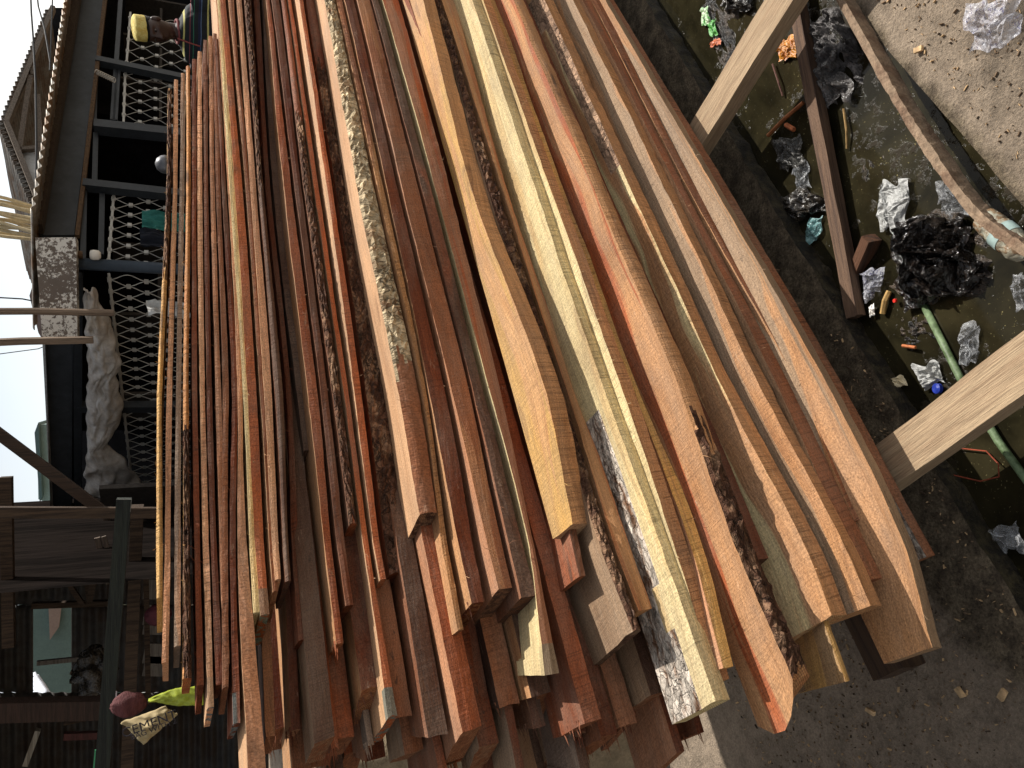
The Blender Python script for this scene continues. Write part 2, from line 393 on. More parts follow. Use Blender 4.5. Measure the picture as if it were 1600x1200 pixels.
    for q_ in range(spikes):
        k = r.randrange(0, ringn); f_ = r.random(); p = V[k].lerp(V[(k+1) % ringn], f_); c_ = sum((V[x] for x in range(ringn)), Vector())/ringn; p = p.lerp(c_, r.uniform(.02, .5))+dv*.01
        Lf = r.uniform(.012, .045); tip = p-dv*Lf+Vector((0, 0, r.uniform(-.008, .006)))+nv*r.uniform(-.006, .006); w_ = r.uniform(.0015, .004); j = len(V)
        V += [p+Vector((0, 0, w_)), p+nv*w_, p-Vector((0, 0, w_*.7)), p-nv*w_*.8, tip]
        for ff_ in ((j, j+1, j+4), (j+1, j+2, j+4), (j+2, j+3, j+4), (j+3, j, j+4)):
            F.append(ff_); UV += [(uoff, 0), (uoff, .004), (uoff+Lf, .002)]; FM.append(0); T1 += [cfr]*3; T2 += [ctop]*3; PR += [(.2, .6, .3)]*3
    # painted tip
    if paint:
        for fi in range(min(M, max(2, int(.035/((s1-s0)/M))))*ringn):
            if fi % ringn >= ntp-1 and fi % ringn < ntp+nf:
                for q in range(4): T1[fi*4+q] = sr(paint); PR[fi*4+q] = (.3, .75, .4)
    me = bpy.data.meshes.new(name)
    me.from_pydata([v-og for v in V], [], F); me.update()
    me.materials.append(WOOD); me.materials.append(BARK); me.materials.append(ENDM)
    me.polygons.foreach_set('material_index', FM)
    ul = me.uv_layers.new(name='UVMap'); ul.data.foreach_set('uv', [c for p in UV for c in p])
    for nm, arr in (('tint', T1), ('tint2', T2), ('prm', PR)):
        ca = me.color_attributes.new(nm, 'FLOAT_COLOR', 'CORNER'); ca.data.foreach_set('color', [c for p in arr for c in (*p, 1)])
    o = bpy.data.objects.new(name, me); COL.objects.link(o); o.location = og
    return o

# ------------------------------------------------------------------ the pile: boards traced as real planks, bottom to top
def B(end, rows, H=0, phi=0, Th=.05, lab='', **k):
    if H: rows = [(r[0], r[1], r[1]+1) for r in rows]
    return dict(end=end, r=sorted(rows), H=H, phi=phi, T=Th, lab=lab, k=k)
T = [
 B(868, [(50,979,992),(300,1123,1145),(600,1297,1320),(850,1436,1457)], top='ltan', front='brown', front2='dred', streak=1., saw=1., wid=.2, barktop=('white', .03, 0, .12), lab='lowest plank beside the drain, red-brown sawn edge and pale bark flecks on top'),
 B(1010, [(50,974),(300,1120),(600,1294),(850,1414),(1005,1450)], H=1, phi=22, top='clay', top2='tan', front='clay', streak=1, wid=.13, saw=.2, dirt=.7, lab='grey-tan plank with cracked clay-like bark, end sticking out lowest at the drain side'),
 B(812, [(50,950,966),(300,1078,1094),(600,1246,1260),(800,1330,1350)], top='tan', front='brown', Th=.03, wid=.2, lab='narrow tan plank with a short square end above the clay-coloured plank'),
 B(903, [(50,936,950),(300,1062,1076),(600,1214,1237),(850,1323,1357)], top='ltan', front='brown', front2='orange', streak=.6, saw=.8, wid=.2, lab='brown rough-sawn plank with furry orange sawdust edge, fourth from the bottom'),
 B(945, [(50,920),(300,1042),(600,1186),(850,1318),(945,1360)], H=1, phi=20, top='tan', top2='clay', streak=1, wid=.12, rough=.0022, lab='broad light tan plank with a wavy natural edge low in the pile'),
 B(1062, [(50,877,888),(300,990,997),(600,1127,1133),(850,1240,1258),(1060,1318,1336)], top='yellow', front='yellow', top2='clay', streak=.6, saw=.9, wid=.14, lab='yellow square-ended plank sticking out under the cream-streaked plank'),
 B(960, [(50,874),(300,988),(600,1126),(850,1258),(960,1300)], H=1, phi=15, top='tan', top2='cream', streak=1, wid=.13, saw=.8, barktop=('pinkish', .03, .3, .6), lab='peach plank with a bright cream sapwood streak and pinkish bark patches'),
 B(872, [(50,825,847),(300,935,957),(600,1072,1091),(850,1163,1198)], top='brown', front='dred', front2='red', streak=.4, saw=.5, wid=.2, capc='walnut', lab='dark red plank with square dark end cut short above the cream-streaked plank'),
 B(1100, [(50,823),(300,930),(600,1059),(850,1148),(1100,1255)], H=1, phi=10, top='tan', top2='orange', streak=1, wid=.12, bark='dark', bfrac=(0, .13), skew=-.45, round_=.05, lab='peach and orange plank with pointed bark-edged end reaching farthest over the ground'),
 B(1040, [(50,780,797),(300,866,886),(600,987,1009),(850,1077,1102),(1040,1128,1152)], top='peach', front='yellow', front2='tan', streak=.7, saw=1., wid=.2, lab='yellow-brown plank with dark saw lines beside the peach and orange plank'),
 B(1062, [(50,772),(300,862),(600,970),(850,1053),(1060,1118)], H=1, phi=10, Th=.035, top='cream', top2='yellow', streak=.5, saw=1., wid=.1, lab='pale greenish cream plank, the lower of the two cream planks'),
 B(1095, [(50,755),(300,838),(600,941),(850,1032),(1090,1116)], H=1, phi=8, Th=.035, top='cream', front='cream', top2='yellow', streak=.4, wid=.13, barktop=('white', .1, 0, .15, .03), lab='cream plank with white cracked bark along its far edge, upper of two cream planks'),
 B(950, [(50,708,730),(300,786,800),(600,882,906),(850,960,992),(950,997,1028)], top='tan', front='tan', front2='orange', streak=.8, saw=.2, wid=.2, lab='smooth orange-tan plank with clean square end next to bark-edged plank'),
 B(985, [(50,694,706),(300,762,783),(600,862,880),(850,935,957),(980,985,1004)], top='clay', front='walnut', bark='dark', wid=.22, lab='brown plank with a broad dull face at its end and a ragged dark bark edge'),
 B(900, [(50,656,684),(300,740,757),(600,840,861),(850,893,908)], top='red', front='brown', front2='tan', wid=.2, lab='thin yellow-brown plank tip poking out under the short golden plank'),
 B(815, [(50,674),(300,738),(600,850),(810,893)], H=1, phi=14, Th=.05, top='yellow', top2='peach', streak=.5, saw=.8, wid=.085, capc='ltan', front='tan', lab='short golden yellow plank with clean grain, ending high on the pile face'),
 B(1050, [(50,613,642),(300,682,710),(600,762,786),(850,826,842),(1000,845,873)], top='cream', front='orange', front2='clay', streak=.8, saw=.4, wid=.13, paint=(92, 100, 88), skew=.3, lab='long plank turning from orange to weathered grey with a pale pointed end'),
 B(930, [(50,595,611),(300,660,681),(600,737,760),(850,795,825)], top='brown', front='walnut', front2='red', streak=.9, saw=.2, wid=.2, lab='walnut-brown plank with a dark knotty figure beside the orange to grey plank'),
 B(918, [(50,571,595),(300,630,659),(600,704,735),(850,761,790)], top='pink', front='brown', front2='tan', streak=.6, saw=.5, wid=.2, capc='walnut', lab='mid brown plank with pink upper edge and a dark square cut end'),
 B(940, [(50,550,570),(300,606,628),(600,669,700),(850,716,746)], top='tan', front='dred', front2='red', streak=.5, saw=.5, wid=.2, lab='broad dark red plank with a splintered reddish end in shade'),
 B(985, [(50,538,549),(300,592,605),(600,657,667),(850,690,702)], top='tan', front='brown', front2='yellow', streak=.5, wid=.18, lab='thin olive-brown plank just under the plank with thick scaly bark'),
 B(802, [(50,516,537),(300,559,589),(600,620,655),(800,655,686)], top='ltan', front='brown', front2='tan', bark='cream', bfrac=(.1, 1), wid=.2, capc='walnut', saw=.3, lab='thick plank with chunky cream scaly bark along its whole edge'),
 B(895, [(50,486,502),(300,525,544),(600,570,602),(850,601,637)], top='red', front='dred', bark='dark', bfrac=(0, .45), wid=.2, back=.02, lab='dark red plank whose near half is mottled purple bark, above the scaly bark plank'),
 B(905, [(50,475,486),(300,512,525),(600,552,569),(850,584,600)], top='ltan', front='orange', front2='brown', streak=.5, wid=.2, lab='orange-brown plank with light upper arris just above the mottled purple plank'),
 B(1118, [(50,457,466),(300,492,505),(600,535,549),(850,568,583),(1050,596,618)], top='ltan', front='orange', front2='red', streak=.4, wid=.17, paint=(112, 112, 100), saw=.6, lab='long sunlit plank with orange edge and a blue-painted rounded end'),
 B(820, [(50,446,457),(300,476,491),(600,517,534),(820,545,562)], top='brown', front='red', front2='walnut', streak=.7, bark='dark', bfrac=(.0, .35), wid=.2, lab='mottled brown plank with flaky bark toward its near end, in the dark recess'),
 B(945, [(50,431,446),(300,462,476),(600,500,515),(850,527,544)], top='brown', front='dred', front2='brown', streak=.5, wid=.2, lab='plain dark brown plank between the mottled plank and the fibrous red plank'),
 B(1005, [(50,421,431),(300,444,460),(600,480,499),(850,506,523)], top='tan', front='red', front2='dred', streak=.5, wid=.2, saw=.8, lab='fibrous red plank with loose splinters, just below the black gap'),
 B(705, [(50,412,421),(300,427,443),(600,462,478),(700,474,488)], top='walnut', front='walnut', wid=.18, back=.06, lab='short dark walnut plank set back and ending in the black gap'),
 B(1000, [(50,400,411),(300,416,426),(600,446,458),(850,457,471)], top='red', front='dred', wid=.16, back=.05, lab='dark red plank set back behind the black-barked plank'),
 B(908, [(50,386,399),(300,405,416),(600,429,446),(850,442,456)], top='brown', front='walnut', bark='dark', bfrac=(.3, 1), wid=.2, lab='plank with black and white flecked bark edge under the bright peach plank'),
 B(905, [(50,374,385),(300,392,405),(600,412,429),(850,426,440)], top='ltan', front='peach', front2='ltan', streak=.5, wid=.2, saw=.4, lab='bright peach plank over the black-barked plank'),
 B(925, [(50,362,374),(300,385,392),(600,406,411),(850,420,426)], top='ltan', front='brown', front2='peach', streak=.8, wid=.2, lab='very thin brown plank between the orange plank and the bright peach plank'),
 B(960, [(50,348,361),(300,367,384),(600,386,405),(850,399,419)], top='yellow', front='orange', front2='brown', streak=.3, wid=.2, saw=.6, paint=(120, 130, 110), lab='thick orange plank with flaked paint on its end, near the top of the pile'),
 B(957, [(50,343,348),(300,359,367),(600,380,386),(850,390,399)], top='cream', front='cream', front2='yellow', streak=.5, wid=.2, saw=.3, lab='thin pale yellow plank lying on the thick orange plank'),
 B(1225, [(50,341,343),(300,357,359),(600,371,380),(850,372,390),(1000,376,404),(1200,387,421)], top='ltan', front='pink', front2='peach', streak=.4, wid=.2, saw=.3, lab='smooth pinkish plank reaching past the near edge of the view'),
 B(1130, [(70,336,343),(300,347,357),(600,363,370),(850,359,371),(1100,364,376)], top='red', front='dred', front2='red', streak=.6, far=60, wid=.2, paint=(96, 104, 104), lab='dark red plank with blue paint on its near end, sixth from the top group base'),
 B(1075, [(50,333,341),(300,338,346),(600,348,362),(850,347,358)], top='brown', front='brown', front2='walnut', streak=.6, far=52, wid=.18, lab='dull brown plank above the dark red blue-tipped plank'),
 B(1040, [(60,326,333),(300,329,337),(600,337,347),(850,343,347)], top='pink', front='pink', front2='grey', streak=.8, far=56, wid=.18, lab='thin greyish pink plank, eighth down from the top'),
 B(1070, [(75,318,326),(300,319,329),(600,323,336),(850,330,342)], top='brown', front='dred', front2='brown', streak=.7, far=62, wid=.18, lab='dark brown fuzzy plank, seventh down from the top'),
 B(1105, [(90,309,318),(300,309,319),(600,312,322),(850,317,329)], top='ltan', front='peach', front2='ltan', streak=.7, far=80, wid=.18, paint=(104, 110, 108), lab='light peach plank with blue-painted near end, sixth down from the top'),
 B(1070, [(95,301,309),(300,300,308),(600,300,311),(850,304,317)], top='red', front='dred', front2='red', streak=.6, far=92, wid=.18, lab='deep red plank, fifth down from the top'),
 B(1060, [(110,291,300),(300,291,299),(600,287,299),(850,286,301)], top='yellow', front='orange', front2='yellow', streak=.8, bark='dark', bfrac=(0, .3), far=104, wid=.18, lab='orange-brown plank with dark bark at its near end, fourth down from the top'),
 B(1010, [(120,283,290),(300,281,290),(600,275,286),(850,273,285)], top='grey', front='grey', front2='peach', streak=.9, far=114, wid=.18, lab='grey and peach plank, third down from the top'),
 B(1035, [(130,272,281),(300,270,280),(600,261,273),(850,257,271)], top='ltan', front='peach', front2='tan', streak=.5, far=124, wid=.18, lab='speckled peach plank, second down from the top'),
 B(935, [(140,262,270),(300,260,269),(600,246,260),(850,245,256)], top='yellow', front='yellow', front2='tan', streak=.4, bark='dark', bfrac=(.52, 1), far=140, wid=.2, lab='topmost plank of the pile, yellow toward the near end and bark-covered at the far end'),
]
def itp(rows, k, row):
    i = 0
    if row <= rows[0][0]: i = 0
    elif row >= rows[-1][0]: i = len(rows)-2
    else: i = max(j for j in range(len(rows)-1) if rows[j][0] <= row)
    a, c = rows[i], rows[i+1]; f = (row-a[0])/(c[0]-a[0]); return a[k]+(c[k]-a[k])*f
def slopes(x, y):
    r = ray(x, y); return r.z/-(r.dot(nv))
DR = {row: [] for row in (50, 300, 600, 850)}
for row in DR:
    prev = None
    for bi, b in enumerate(T):
        xu, xl = itp(b['r'], 1, row), itp(b['r'], 2, row)
        su, s_l = slopes(xu, row), slopes(xl, row)
        if prev is None: D = 1.088
        elif bi > 24: D = prev[0]+.006
        else:
            Dp, zp, tp = prev
            D = ((zp+b['T']-Dp*tp)/(su-tp)) if b['H'] else ((zp-Dp*tp)/(s_l-tp))
            D = min(max(D, prev[0]-.04), prev[0]+.12)
        prev = (D, D*su, math.tan(R(b['phi']))); DR[row].append(D)
PILE_G = 'sawn planks stacked in the timber pile'
PL = []
for bi, b in enumerate(T):
    rows = b['r']; k = dict(b['k']); back = k.pop('back', 0); far = k.pop('far', None)
    ky = [(50, DR[50][bi]*.3+DR[300][bi]*.7), (300, DR[300][bi]), (600, DR[600][bi]), (850, DR[600][bi]*.35+DR[850][bi]*.65), (1300, DR[600][bi]*.3+DR[850][bi]*.7)]
    def Dy(y):
        if y <= ky[0][0]: return ky[0][1]+back
        for a, c in zip(ky, ky[1:]):
            if y <= c[0]: return a[1]+(c[1]-a[1])*(y-a[0])/(c[0]-a[0])+back
        return ky[-1][1]+back
    pu, pl, pd = [], [], []
    for (y, xu, xl) in rows:
        D = Dy(y); p = atD(xu, y, D); q = atD(xl, y, D); s = p.dot(dv)
        pu.append((s, p.z)); pl.append((q.dot(dv), q.z if not b['H'] else q.z)); pd.append((s, D))
    for L_ in (pu, pl, pd): L_.sort()
    pe = atD(itp(rows, 2, b['end']), b['end'], Dy(b['end'])); s0 = pe.dot(dv)
    if far: s1 = atD(itp(rows, 1, far), far, Dy(far)).dot(dv)
    else: s1 = 4.4+.35*rnd.random()
    H, Th = b['H'], b['T']
    zu = (lambda s, pu=pu: hermite(pu, s))
    gp = rnd.uniform(.005, .014)
    zl = (lambda s, pu=pu, Th=Th: hermite(pu, s)-Th) if H else (lambda s, pl=pl, gp=gp: hermite(pl, s)+gp)
    dlo, dhi = min(x[1] for x in pd), max(x[1] for x in pd)
    Df = (lambda s, pd=pd, dlo=dlo, dhi=dhi: min(max(hermite(pd, s), dlo), dhi))
    if H:
        def fit(L_):
            n_ = len(L_); mx = sum(p[0] for p in L_)/n_; my = sum(p[1] for p in L_)/n_; kk = sum((p[0]-mx)*(p[1]-my) for p in L_)/sum((p[0]-mx)**2 for p in L_); return lambda s: my+kk*(s-mx)
        zfit, dfit = fit(pu), fit(pd); tph = math.tan(R(b['phi'])); fs = []
        for (y, xu, xl) in rows:
            D = dfit(atD(xu, y, Dy(y)).dot(dv)); p = atD(xu, y, D); sv = p.dot(dv); dz = p.z-zfit(sv); zr_ = zfit(sv)-CAMZ
            fs.append((sv, max(-.04, min(.05, dz*D/(zr_+dz-tph*D)))))
        fs.sort(); f0, f1_ = min(x[1] for x in fs), max(x[1] for x in fs)
        zu = lambda s, zfit=zfit: zfit(s)
        zl = lambda s, zfit=zfit, Th=Th: zfit(s)-Th
        Df = lambda s, dfit=dfit: dfit(s)
        k['ff'] = lambda s, fs=fs, f0=f0, f1_=f1_: min(max(hermite(fs, s), f0), f1_)+.0025*nz(s*5, bi)+.0012*nz(s*23, bi)
    k.setdefault('skew', rnd.uniform(-.08, .12))
    o = board_mesh('wooden_plank', s0, s1, Df, zu, zl, phi=R(b['phi']), seed=bi*7+3, fibres=45, spikes=14 if 'splinter' in b['lab'] else 0, **k)
    tag(o, b['lab'], 'plank', PILE_G); PL.append((o, b, DR[600][bi]))

# planks behind the face whose ends stick out at the near end
E_ = [
 ((1000,731,748),(1100,746,765),1098,.16,'brown','dred','broad-faced plank end jutting out below the splintered red planks'),
 ((1000,637,650),(1070,643,657),1072,.14,'pink','dred','pinkish plank end right beside the blue-painted sunlit plank'),
 ((1120,667,682),(1200,687,700),1235,.2,'brown','red','brown broad-faced plank end crossing the near edge of the view, right of blue tip'),
 ((1075,507,518),(1165,517,529),1172,.14,'brown','red','plank end torn into long splinters above the sand heap'),
 ((1000,453,467),(1120,454,468),1140,.12,'ltan','dred','narrow dark red plank end beside the pinkish plank that leaves the view'),
 ((900,404,420),(1100,412,427),1150,.1,'walnut','pink','rosy sawn plank end tucked against the smooth pinkish plank'),
 ((1020,808,832),(1130,832,852),1135,.16,'brown','dred','dark red plank end with a broad brown face and chipped corner'),
 ((1050,884,895),(1110,897,906),1150,.14,'clay','dred','plank end with frayed fibres below the weathered curved board'),
 ((1040,905,917),(1095,918,933),1105,.05,'brown','red','small square red batten end between two broader boards'),
 ((1000,1010,1018),(1066,1028,1036),1070,.16,'grey','grey','weathered silver-grey plank end with deep cracks'),
 ((1100,1034,1046),(1170,1056,1068),1174,.18,'pink','dred','lowest broad plank end with a square hole, close to the ground'),
 ((1080,1075,1090),(1140,1089,1100),1144,.1,'brown','dred','small shaded plank end under the white-barked cream plank'),
 ((1060,945,962),(1110,958,970),1116,.08,'clay','dred','dull narrow plank end next to the silver-grey one'),
 ((1080,972,986),(1120,981,994),1122,.16,'brown','red','plank end with a chipped pale corner below the silver-grey one'),
 ((1150,897,912),(1200,906,921),1230,.16,'grey','walnut','greyish purple broad plank end at the bottom of the near side'),
 ((1160,797,812),(1200,803,818),1240,.14,'clay','dred','dull clay-coloured plank end crossing the near edge of the view'),
 ((1080,562,566),(1158,574,584),1164,.05,'grey','grey','short weathered grey post end by the sand heap'),
]
for ei, (r0, r1, end, wd, ct, cf, lab) in enumerate(E_):
    x6 = r0[1]-(r0[0]-600)*.3
    best = min(PL, key=lambda q: abs(itp(q[1]['r'], 1, 900)-r0[1]))
    D = best[2]+.17+.03*(ei % 3)
    pu = sorted([(atD(a[1], a[0], D).dot(dv), atD(a[1], a[0], D).z) for a in (r0, r1)])
    pl = sorted([(atD(a[2], a[0], D).dot(dv), atD(a[2], a[0], D).z) for a in (r0, r1)])
    z0u, z0l = pu[0][1], pl[0][1]; k0 = max(-.04, min(.04, (pu[1][1]-pu[0][1])/(pu[1][0]-pu[0][0])))
    s0 = atD(itp([r0, r1], 2, end), end, D).dot(dv); s1 = s0+2.9
    o = board_mesh('wooden_plank', s0, s1, lambda s: D, lambda s: z0u+k0*(s-s0), lambda s: z0l+k0*(s-s0), wid=wd, top=ct, front=cf, streak=.3, saw=.6,
                   seed=400+ei, spikes=22 if ('splinter' in lab or 'frayed' in lab or 'chipped' in lab) else rnd.choice((0, 5, 9)), skew=rnd.uniform(-.25, .3), splinter=.02 if 'splinter' in lab or 'frayed' in lab else .008, dirt=.5, capc='brown')
    tag(o, lab, 'plank', PILE_G)
# deeper planks, random ends
SN = ['lowest red-brown plank', 'clay-barked plank', 'short-ended tan plank', 'furry orange-edged plank', 'wavy light tan plank', 'yellow square-ended plank', 'cream-streaked plank', 'dark red square-ended plank', 'pointed bark-edged plank', 'dark-sawn yellow-brown plank',
 'lower cream plank', 'white-barked cream plank', 'smooth orange-tan plank', 'ragged bark-edged brown plank', 'thin yellow-brown tip', 'short golden plank', 'grey pointed plank', 'walnut-brown plank', 'pink-topped brown plank', 'splintered dark red plank',
 'thin olive-brown plank', 'chunky scaly bark plank', 'mottled purple bark plank', 'light-edged orange plank', 'blue-tipped sunlit plank', 'flaky mottled brown plank', 'plain dark brown plank', 'fibrous red plank', 'short walnut plank', 'set-back dark red plank']
ftop = ['brown', 'pink', 'clay', 'walnut', 'tan', 'red']
words = {'brown': 'brown', 'pink': 'pinkish', 'clay': 'clay-coloured', 'walnut': 'walnut-dark', 'tan': 'tan', 'red': 'red-brown'}
for o_, b_, D_ in PL: b_['_z'] = D_*slopes(itp(b_['r'], 1, 600), 600)+CAMZ
prof = sorted([(D*slopes(itp(b['r'], 1, 600), 600)+CAMZ, D) for o, b, D in PL])
z = .14; q = 0
while z < 1.3:
    Dz = min(prof, key=lambda p: abs(p[0]-z))[1]
    for cidx in (0, 1, 2):
        D = Dz+.15+.155*cidx+rnd.uniform(-.04, .04); th = rnd.uniform(.036, .048)
        s0 = None; ty = rnd.uniform(1075, 1210)
        for kk in range(90):
            sv = .75-.012*kk; px, py = proj(W3(sv, D, z))
            lim = ty if px < 900 else (min(ty, 1150) if px < 1010 else (1090 if px < 1080 else 1000 if px < 1180 else 850))
            if py > lim: break
            s0 = sv
        if s0 is None or (cidx == 2 and z < .4): continue
        ct = ftop[(q*5+cidx*2) % 6]; cf = ['dred', 'red', 'walnut', 'brown'][(q+cidx) % 4]
        zz = z+cidx*.018
        o = board_mesh('wooden_plank', s0, s0+3.2, lambda s: D, lambda s: zz+th+.004*nz(s*2, q), lambda s: zz+.003*nz(s*2, q), wid=rnd.uniform(.12, .17), top=ct, front=cf,
                       streak=.4, saw=.6, spikes=rnd.choice((0, 0, 6, 12, 20)), seed=600+q*3+cidx, skew=rnd.uniform(-.3, .35), splinter=.012, dirt=.6, capc='brown')
        bn = min(range(30), key=lambda i_: abs((T[i_]['_z'])-zz)); key_ = (bn, cidx, ct)
        tag(o, '%s plank end %s the %s' % (words[ct], ('just behind', 'two rows behind', 'deep behind')[cidx], SN[bn]), 'plank', 'planks stacked behind the face of the pile')
    z += .052; q += 1

# beams the pile rests on
def plank_obj(name, p, q_, wdt, hgt, label, cat, c, c2, group=None, seg=24, wob=.002):
    p, q_ = Vector(p), Vector(q_); t = (q_-p); L = t.length; t.normalize(); sdv = t.cross(Vector((0, 0, 1))).normalized(); up = sdv.cross(t)
    mb = MB(); ring = [(-1, -1), (-1, -.3), (-1, .4), (-1, 1), (-.4, 1), (.3, 1), (1, 1), (1, .3), (1, -.4), (1, -1)]
    n_ = len(ring)
    for i in range(seg+1):
        for j, (a, b) in enumerate(ring):
            s = L*i/seg
            mb.v.append(p+t*(s+(.006*nz(a*3, b*3, L) if i in (0, seg) else 0))+sdv*(a*wdt/2+wob*nz(s*6, j, L)*2)+up*(b*hgt/2+wob*nz(s*7, j+9, L)))
    for i in range(seg):
        for k in range(n_):
            k2 = (k+1) % n_; mb.f.append((i*n_+k, i*n_+k2, (i+1)*n_+k2, (i+1)*n_+k))
    mb.f.append(tuple(range(n_))[::-1]); mb.f.append(tuple(seg*n_+k for k in range(n_)))
    # local frame so the grain runs along x
    me = bpy.data.meshes.new(name); rot = Matrix((t, -sdv, up)).transposed()
    inv = rot.inverted(); me.from_pydata([inv @ (v-p) for v in mb.v], [], [f[::-1] for f in mb.f]); me.update()
    o = bpy.data.objects.new(name, me); COL.objects.link(o); o.matrix_world = Matrix.Translation(p) @ rot.to_4x4()
    me.materials.append(timber(name+'_wood', c, c2)); return tag(o, label, cat, group)
zb = CAMZ-1.088*0-1.47
for (xa, ya, lab) in ((1093, 200, 'pale grained support beam across the drain, the one farther from the near end'), (1389, 722, 'pale grained support beam across the drain, the nearer one')):
    a = atz(xa, ya, zb); s = a.dot(dv)
    plank_obj('support_beam', W3(s, 2.2, zb-.026), W3(s, .36, zb-.024), .098, .048, lab, 'beam', (172, 148, 118), (136, 114, 90), 'support beams under the pile')
plank_obj('sleeper', W3(.2, 1.42, .04), W3(4, 1.42, .04), .1, .075, 'dark sleeper lying on the mud under the support beams', 'beam', (84, 64, 48), (60, 46, 36))

# ------------------------------------------------------------------ ground, drain
def ground_mat():
    M, nt, b = newmat('dirt'); g = N(nt)
    tc = g.node('ShaderNodeTexCoord'); v = tc.outputs['Object']
    wet = g.node('ShaderNodeAttribute', attribute_name='wet')  # wet mud mask; on the pile side it also paints shade
    n1 = g.noise(v, 1.7, 5, .6); n2 = g.noise(v, 22, 6, .7); n3 = g.noise(v, 140, 4, .75)
    c = g.mix(g.ramp(n1, [(.35, 0.), (.65, 1.)]), sr((118, 106, 92)), sr((150, 134, 116)))
    c = g.mix(1., c, g.ramp(n2, [(.3, .65), (.5, 1.), (.75, 1.3)]), 'MULTIPLY')
    c = g.mix(1., c, g.ramp(n3, [(.3, .7), (.5, 1.), (.72, 1.3)]), 'MULTIPLY')
    vo = g.node('ShaderNodeTexVoronoi'); g.link(v, vo.inputs['Vector']); vo.inputs['Scale'].default_value = 210
    c = g.mix(g.ramp(vo.outputs['Distance'], [(.10, .55), (.2, 0.)]), c, sr((190, 160, 125)))
    wet_shade_c = g.mix(g.ramp(n2, [(.4, 0.), (.62, 1.)]), sr((76, 67, 56)), sr((114, 102, 84)))  # dark mud colours, also used as painted shade along the pile
    wet_shade_c = g.mix(1., wet_shade_c, g.ramp(n3, [(.3, .4), (.7, 1.5)]), 'MULTIPLY')
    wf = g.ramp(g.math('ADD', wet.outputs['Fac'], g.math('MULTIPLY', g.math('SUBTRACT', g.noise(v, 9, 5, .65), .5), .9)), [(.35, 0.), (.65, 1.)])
    c = g.mix(wf, c, wet_shade_c)
    g.link(c, b.inputs['Base Color']); b.inputs['Roughness'].default_value = .93; b.inputs['Specular IOR Level'].default_value = .15
    g.bump(g.math('ADD', n2, g.math('MULTIPLY', n3, .6)), .9, .012, b); return M
DIRT = ground_mat()
def sheet(name, s0, s1, D0, D1, ns, nd, zf, wetf, mat):
    mb = MB()
    def fn(u, v_):
        s = s0+(s1-s0)*u; D = D0(s)+(D1-D0(s))*v_; return W3(s, D, zf(s, D))
    mb.grid(fn, ns, nd); o = mb.build(name, mat, origin=(0, 0, 0), smooth=True)
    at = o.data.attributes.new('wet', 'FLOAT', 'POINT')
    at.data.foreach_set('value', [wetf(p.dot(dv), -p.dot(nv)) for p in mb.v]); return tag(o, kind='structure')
edge = lambda s: 1.09+.006*nz(s*9)+.004*nz(s*31)
gz = lambda s, D: .006*nz(s*5, D*5)+.004*nz(s*17, D*17, 3)
wet_shade = lambda s, D: max(0, min(1, (1.9*min(1, max(0, (s+.05)/.35))+.7*(1-min(1, max(0, (s+.05)/.35))))-abs(D-1.07)/.16))  # strip beside the pile: wet mud plus shade painted into the ground
sheet('ground', -1.2, 3.6, edge, 2.3, 260, 70, gz, wet_shade, DIRT)
def big(name, pts, mat):
    mb = MB(); mb.v = [Vector(p) for p in pts]; mb.f = [tuple(range(len(pts)))]
    o = mb.build(name, mat, origin=(0, 0, 0)); at = o.data.attributes.new('wet', 'FLOAT', 'POINT'); return tag(o, kind='structure')
big('ground', [W3(-80, 2.29, -.012), W3(-80, 80, -.012), W3(80, 80, -.012), W3(80, 2.29, -.012)], DIRT)
big('ground', [W3(-80, 1.08, -.012), W3(-80, 2.295, -.012), W3(-1.19, 2.295, -.012), W3(-1.19, 1.08, -.012)], DIRT)
big('ground', [W3(3.59, 1.08, -.012), W3(3.59, 2.295, -.012), W3(80, 2.295, -.012), W3(80, 1.08, -.012)], DIRT)
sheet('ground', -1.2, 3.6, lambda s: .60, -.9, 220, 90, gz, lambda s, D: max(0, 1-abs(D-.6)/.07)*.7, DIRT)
big('ground', [W3(-80, -80, -.012), W3(-80, -.89, -.012), W3(80, -.89, -.012), W3(80, -80, -.012)], DIRT)
MUD = simple('wet_mud', (44, 38, 30), .45, .4, 30, .9, .02, c2=(72, 64, 46))
for D_, D2, wl in ((1.075, 1.10, 'kerb'), (.60, .57, 'kerb')):
    mb = MB(); mb.grid(lambda u, v_: W3(-1.2+4.8*u, (edge(-1.2+4.8*u)+.001 if D_ > 1 else .60)+(.012*nz(u*90, v_*4) if 0 < v_ < 1 else 0), gz(-1.2+4.8*u, D_)-.24*v_), 300, 6)
    tag(mb.build('drain_bank', MUD, origin=(0, 0, 0), smooth=True), kind='structure')
def water_mat():
    M, nt, b = newmat('drain_water'); g = N(nt); tc = g.node('ShaderNodeTexCoord'); v = tc.outputs['Object']
    n1 = g.noise(v, 4.5, 5, .6, .6); n3 = g.noise(v, 160, 3, .7); n2 = g.noise(v, 30, 5, .7)
    c = g.mix(g.ramp(n1, [(.4, 0.), (.62, 1.)]), sr((32, 30, 22)), sr((50, 46, 33)))
    sp = g.math('MULTIPLY', g.ramp(n3, [(.66, 0.), (.7, 1.)]), g.ramp(n1, [(.45, .1), (.6, 1.)]))
    c = g.mix(sp, c, sr((140, 130, 90)))
    sc = g.ramp(g.math('MULTIPLY', n2, g.noise(v, 3.1, 3)), [(.3, 0.), (.36, 1.)])
    c = g.mix(sc, c, sr((46, 40, 30)))
    g.link(c, b.inputs['Base Color']); g.link(g.mix(sc, (.05, .05, .05), (.75, .75, .75)), b.inputs['Roughness']); b.inputs['Specular IOR Level'].default_value = .14
    g.bump(g.math('ADD', sc, sp), .4, .003, b); return M
WZ = -.06
